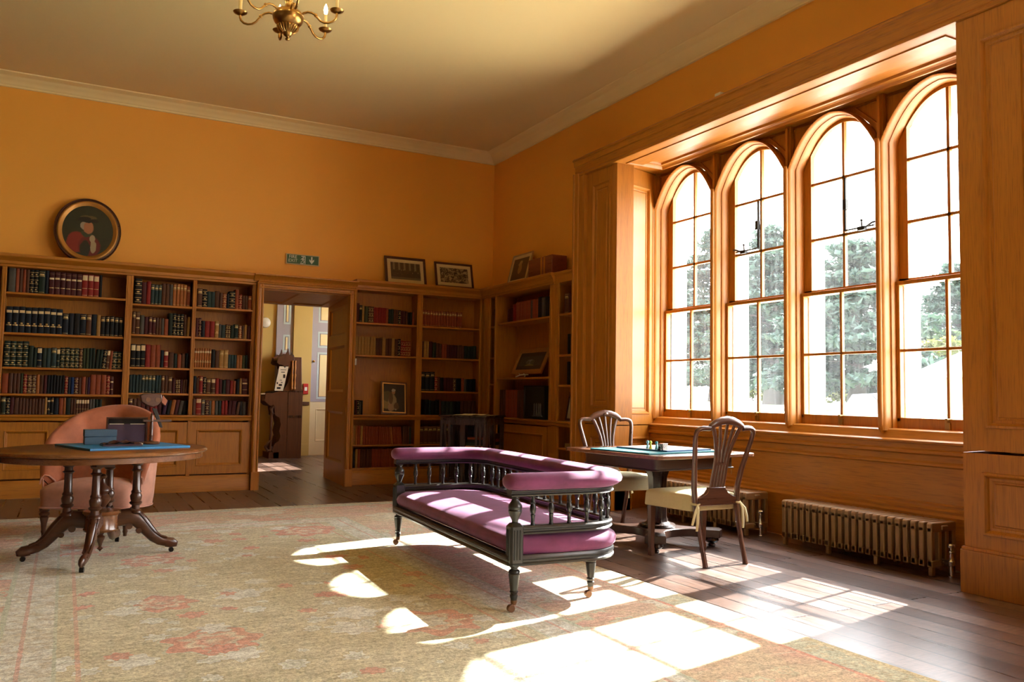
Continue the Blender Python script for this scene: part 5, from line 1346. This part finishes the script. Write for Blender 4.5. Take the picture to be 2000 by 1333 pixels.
for x in (3.27, 3.315):
    b = MB(); b.lathe([(.012,1.12),(.022,1.14),(.014,1.17),(.018,1.22),(.012,1.28),(.020,1.36),(.012,1.40),(.018,1.48),(.012,1.56),(.016,1.60)], (x, -.018, 0), 12); b.build('turned_column', M['oak_z'], og)
b = MB()
b.tube([(2.98,.01,.30),(2.92,.01,.26),(2.88,.01,.19),(2.92,.01,.13),(2.98,.01,.14),(2.985,.01,.19),(2.95,.01,.20)], [.02,.022,.024,.022,.018,.014,.008], 8)
b.tube([(3.0,.01,.86),(2.95,.01,.80),(2.98,.01,.72),(3.03,.01,.74)], [.03,.028,.022,.01], 8); b.box(2.94, .0, 0, 3.1, .48, .10)
b.tube([(2.96,.015,.10),(2.965,.015,.84)], .022, 10)
b.build('carved_bracket', M['organ'], og)
b = MB(); b.prism([(2.93,1.060),(3.14,1.075),(3.15,1.10),(3.10,1.115),(2.95,1.085)], .02, .45, 'y'); b.build('music_desk', M['black'], og, bevel=.004)
t = thing('sheet_music', 'tilted printed sheet propped on the reed organ music desk', 'sheet music', (3.04, 13.79, 1.10), 0)
b = MB(); b.prism([(-.05,0),(.09,0),(.17,.40),(.02,.40)], .0, .004, 'y'); b.build('page', M['paper'], t)
b = MB()
for x, z, w, hh in ((-.01,.03,.06,.03),(.02,.08,.05,.03),(-.015,.11,.02,.03),(.05,.13,.03,.012),(.085,.21,.035,.06),(.03,.17,.04,.008),(.05,.30,.06,.012),(.04,.34,.09,.008)): b.box(x, -.001, z, x+w, .0, z+hh)
b.build('printed_blocks', M['black'], t)

# ------------------------------------------------------------------ outside
g = N('lawn_and_gravel'); tc = g.n('ShaderNodeTexCoord').outputs['Object']; sp = g.n('ShaderNodeSeparateXYZ', {0: tc})
gc = g.mix(g.noise(tc, .6, 5), (.20,.27,.11), (.42,.48,.25))
gc = g.mix(g.math('LESS_THAN', sp.outputs[0], 16.0), gc, (.62,.58,.50))
g.principled(Base_Color=gc, Roughness=.95)
b = MB()
prof = [(5.62,-.12),(15,-.10),(22,.15),(30,.48),(42,.70),(90,1.0)]
b.add([(x, y, z) for y in (-25, 95) for x, z in prof], [(i, i+1, len(prof)+i+1, len(prof)+i) for i in range(len(prof)-1)])
struct(b.build('ground_outside', g.done()))
def tree(name, label, loc, h, r, kind, trunk_h, trunk_r, n, leafs, seed, mat):
    rnd = random.Random(seed)
    t = thing(name, label, 'tree', loc, 0, None)
    clumps = []
    if kind == 'cedar':
        z = trunk_h*.55
        while z < h:
            f = (z-trunk_h*.55)/(h-trunk_h*.55); R = r*(1-f**1.6)*(.75+.5*rnd.random())+.3
            for _ in range(int(7+R*3.2)):
                a = rnd.uniform(0, 2*PI); q = R*math.sqrt(rnd.random())
                clumps.append((q*math.cos(a), q*math.sin(a), z - q*.10 + rnd.uniform(-.25,.25), rnd.uniform(.7,1.3), .30))
            z += rnd.uniform(.55,.85)
    else:
        for _ in range(n):
            a = rnd.uniform(0, 2*PI); u = rnd.uniform(-1, 1); q = rnd.random()**.4
            s = math.sqrt(1-u*u)
            clumps.append((r*q*s*math.cos(a), r*q*s*math.sin(a), trunk_h+(h-trunk_h)*(.5+.5*u*q), rnd.uniform(.5,1.0)*r*.35, .8))
    b = MB()
    vs = []; fs = []
    for cx, cy, cz, cr, fl in clumps:
        for _ in range(leafs):
            a = rnd.uniform(0, 2*PI); u = rnd.uniform(-1, 1); q = rnd.random()**.5*cr; s = math.sqrt(1-u*u)
            p = Vector((cx+q*s*math.cos(a), cy+q*s*math.sin(a), cz+q*u*fl))
            e1 = Vector((rnd.gauss(0,1), rnd.gauss(0,1), rnd.gauss(0,.5))).normalized()*rnd.uniform(.14,.34)
            e2 = Vector((rnd.gauss(0,1), rnd.gauss(0,1), rnd.gauss(0,.6))).normalized()*rnd.uniform(.08,.20)
            k = len(vs); vs += [tuple(p-e1), tuple(p+e2), tuple(p+e1), tuple(p-e2)]; fs.append((k,k+1,k+2,k+3))
    b.add(vs, fs); b.build('foliage', mat, t)
    b = MB(); b.tube([(0,0,-.3),(.05,0,trunk_h*.4),(.0,.05,trunk_h),(0,0,h*.8)], [trunk_r*1.3, trunk_r, trunk_r*.85, trunk_r*.25], 12)
    for k in range(9):
        a = rnd.uniform(0, 2*PI); z = trunk_h*.7+(h*.6-trunk_h*.7)*k/9
        b.tube([(0,0,z),(r*.35*math.cos(a), r*.35*math.sin(a), z+.3),(r*.7*math.cos(a), r*.7*math.sin(a), z+.25)], [trunk_r*.22, trunk_r*.12, .03], 6)
    b.build('trunk', M['bark'], t)
    return t
tree('cedar_tree', 'tall dark cedar filling the view through the third window light', (36,29.6,.55), 9.0, 4.0, 'cedar', 2.6, .45, 0, 110, 3, M['cedar'])
tree('cedar_tree', 'old cedar with a thick trunk seen through the second window light', (44,43.2,.75), 12.6, 5.2, 'cedar', 3.5, .62, 0, 110, 5, M['cedar'])
tree('cedar_tree', 'spreading cedar seen through the leftmost window light', (54,60.3,.85), 16.4, 6.0, 'cedar', 3.6, .6, 0, 110, 8, M['cedar'])
tree('conifer_tree', 'open-topped conifer at the right edge of the fourth window light', (58,38.6,.85), 10.8, 3.5, 'cedar', 2.4, .36, 0, 80, 11, M['cedar'])
tree('bushy_tree', 'yellow-green bushy tree behind the white marquee', (44,31.2,.72), 4.2, 1.9, 'bush', .5, .15, 60, 60, 13, M['yellowleaf'])
tree('bushy_tree', 'mid green bushy tree left of the marquee, below the conifer', (50,34.9,.78), 5.3, 2.1, 'bush', .6, .18, 60, 60, 17, M['leafy'])
tree('low_shrub', 'sunlit yellow shrub behind the cedar trunks of the third light', (62,52.4,.88), 2.2, 2.6, 'bush', .1, .08, 40, 50, 19, M['yellowleaf'])
tree('low_shrub', 'sunlit yellow shrub behind the cedar trunk of the second light', (66,67.8,.9), 2.3, 3.0, 'bush', .1, .08, 40, 50, 23, M['yellowleaf'])
tree('background_tree', 'distant tree mass behind the two left cedars', (80,80,.95), 15, 9, 'bush', 1.5, .4, 110, 70, 29, M['leafy'])
b = MB(); b.prism([(24,22),(24.5,22),(24.5,48),(24,48)], .0, .62, 'z'); tag(b.build('garden_wall', M['stone'], bevel=.03), 'low pale stone wall along the edge of the lawn outside', 'wall')
mq = thing('marquee', 'white peaked marquee tent outside the rightmost window light', 'tent', (33, 21.75, .50), 0)
b = MB(); c4 = [(-1.3,-1.5),(1.3,-1.5),(1.3,1.5),(-1.3,1.5)]
b.add([(x*1.05, y*1.05, 1.75) for x, y in c4] + [(0,0,2.75)] + [(x*1.05, y*1.05, 1.60) for x, y in c4], [(i,(i+1)%4,4) for i in range(4)] + [(5+i,5+(i+1)%4,(i+1)%4,i) for i in range(4)])
b.build('canopy', M['stone'], mq)
b = MB(); b.box(-1.3,1.46,0,1.3,1.5,1.7); b.box(1.27,-1.5,0,1.3,1.5,1.7); b.build('side_wall', M['stone'], mq)
for x, y in c4:
    b = MB(); b.box(x-.03,y-.03,-.2,x+.03,y+.03,1.7); b.build('pole', M['steel'], mq)
car = thing('car', 'dark blue car parked on the grass at the right of the third window light', 'car', (28, 21.95, .02), math.radians(70))
b = MB(); b.prism([(-2.1,.25),(2.1,.25),(2.15,.55),(2.0,.78),(1.1,.88),(.55,1.32),(-.9,1.36),(-1.7,.92),(-2.1,.80),(-2.15,.5)], -.85, .85, 'y'); b.build('body', plain('dark_blue_car_paint', (.012,.018,.04), .45, 0, .05, 4), car, bevel=.06)
b = MB(); b.prism([(1.0,.90),(.52,1.27),(-.85,1.31),(-1.5,.93)], -.87, .87, 'y'); b.build('windows', M['black'], car)
for x in (-1.3, 1.35):
    for y in (-.80, .80):
        b = MB(); b.tube([(x,y-.10,.25),(x,y+.10,.25)], .31, 16); b.build('wheel', M['black'], car)
b = MB(); b.M = Matrix.Translation((24.2, 19.1, .20)); b.grid(lambda i, j: (-1+2*i/8, -1.2+2.4*j/8, .02+.52*math.sin(PI*i/8)*math.sin(PI*j/8)*(.6+.4*math.sin(i*2+j))), 9, 9)
tag(b.build('tarpaulin', plain('bright_green_cover', (.10,.42,.22), .6, 0, .1, 2), angle=80), 'bright green sheet heaped on the grass below the parked car', 'tarpaulin')
for y, lab in ((17.05,'pale stone gate block left of the last glazing bar outside'),(16.2,'pale stone gate block at the extreme right outside the fourth light')):
    b = MB(); b.box(-.3,-.25,-.2,.3,.25,.62); b.box(-.34,-.29,.62,.34,.29,.70); tag(b.build('stone_block', plain('sandy_stone', (.55,.47,.34), .9, 0, .12, 4), loc=(22.6, y, .18), bevel=.02), lab, 'stone block')

# ------------------------------------------------------------------ light
w = bpy.data.worlds.new('sky'); SC.world = w; w.use_nodes = True
nt = w.node_tree; bg = nt.nodes['Background']
tc = nt.nodes.new('ShaderNodeTexCoord'); sx = nt.nodes.new('ShaderNodeSeparateXYZ'); rp = nt.nodes.new('ShaderNodeValToRGB')
nt.links.new(tc.outputs['Generated'], sx.inputs[0]); nt.links.new(sx.outputs[2], rp.inputs[0]); nt.links.new(rp.outputs[0], bg.inputs[0])
e = rp.color_ramp.elements; e[0].position = 0; e[0].color = (1,.97,.92,1); e[1].position = .7; e[1].color = (.84,.89,.98,1)
bg.inputs[1].default_value = SKY
L = bpy.data.lights.new('sun', 'SUN'); L.energy = SUN; L.angle = math.radians(.6); L.color = (1,.965,.90)
so = link(bpy.data.objects.new('sun', L))
d = Vector((1, .21, .745)); so.rotation_euler = d.to_track_quat('Z', 'Y').to_euler(); so.location = (30, 8, 22)
# ------------------------------------------------------------------ camera
cam = bpy.data.cameras.new('camera'); cam.sensor_width = 36; cam.lens = 1626.577*36/2000; cam.clip_end = 400; cam.clip_start = .05
co = link(bpy.data.objects.new('camera', cam))
Mc = Matrix.Rotation(math.radians(-28.0801), 4, 'Z') @ Matrix.Rotation(math.radians(93.68943), 4, 'X') @ Matrix.Rotation(math.radians(.95475), 4, 'Z')
co.matrix_world = Matrix.Translation((0, 0, 1.10)) @ Mc
SC.camera = co
vs = SC.view_settings
vs.view_transform = 'Standard'; vs.look = 'None'; vs.gamma = 1; vs.use_curve_mapping = False; vs.exposure = EXPO
SC.cycles.max_bounces = 14; SC.cycles.diffuse_bounces = 8; SC.cycles.transparent_max_bounces = 24
SC.cycles.sample_clamp_indirect = 12; SC.cycles.caustics_reflective = False; SC.cycles.caustics_refractive = False
SC.cycles.use_denoising = True
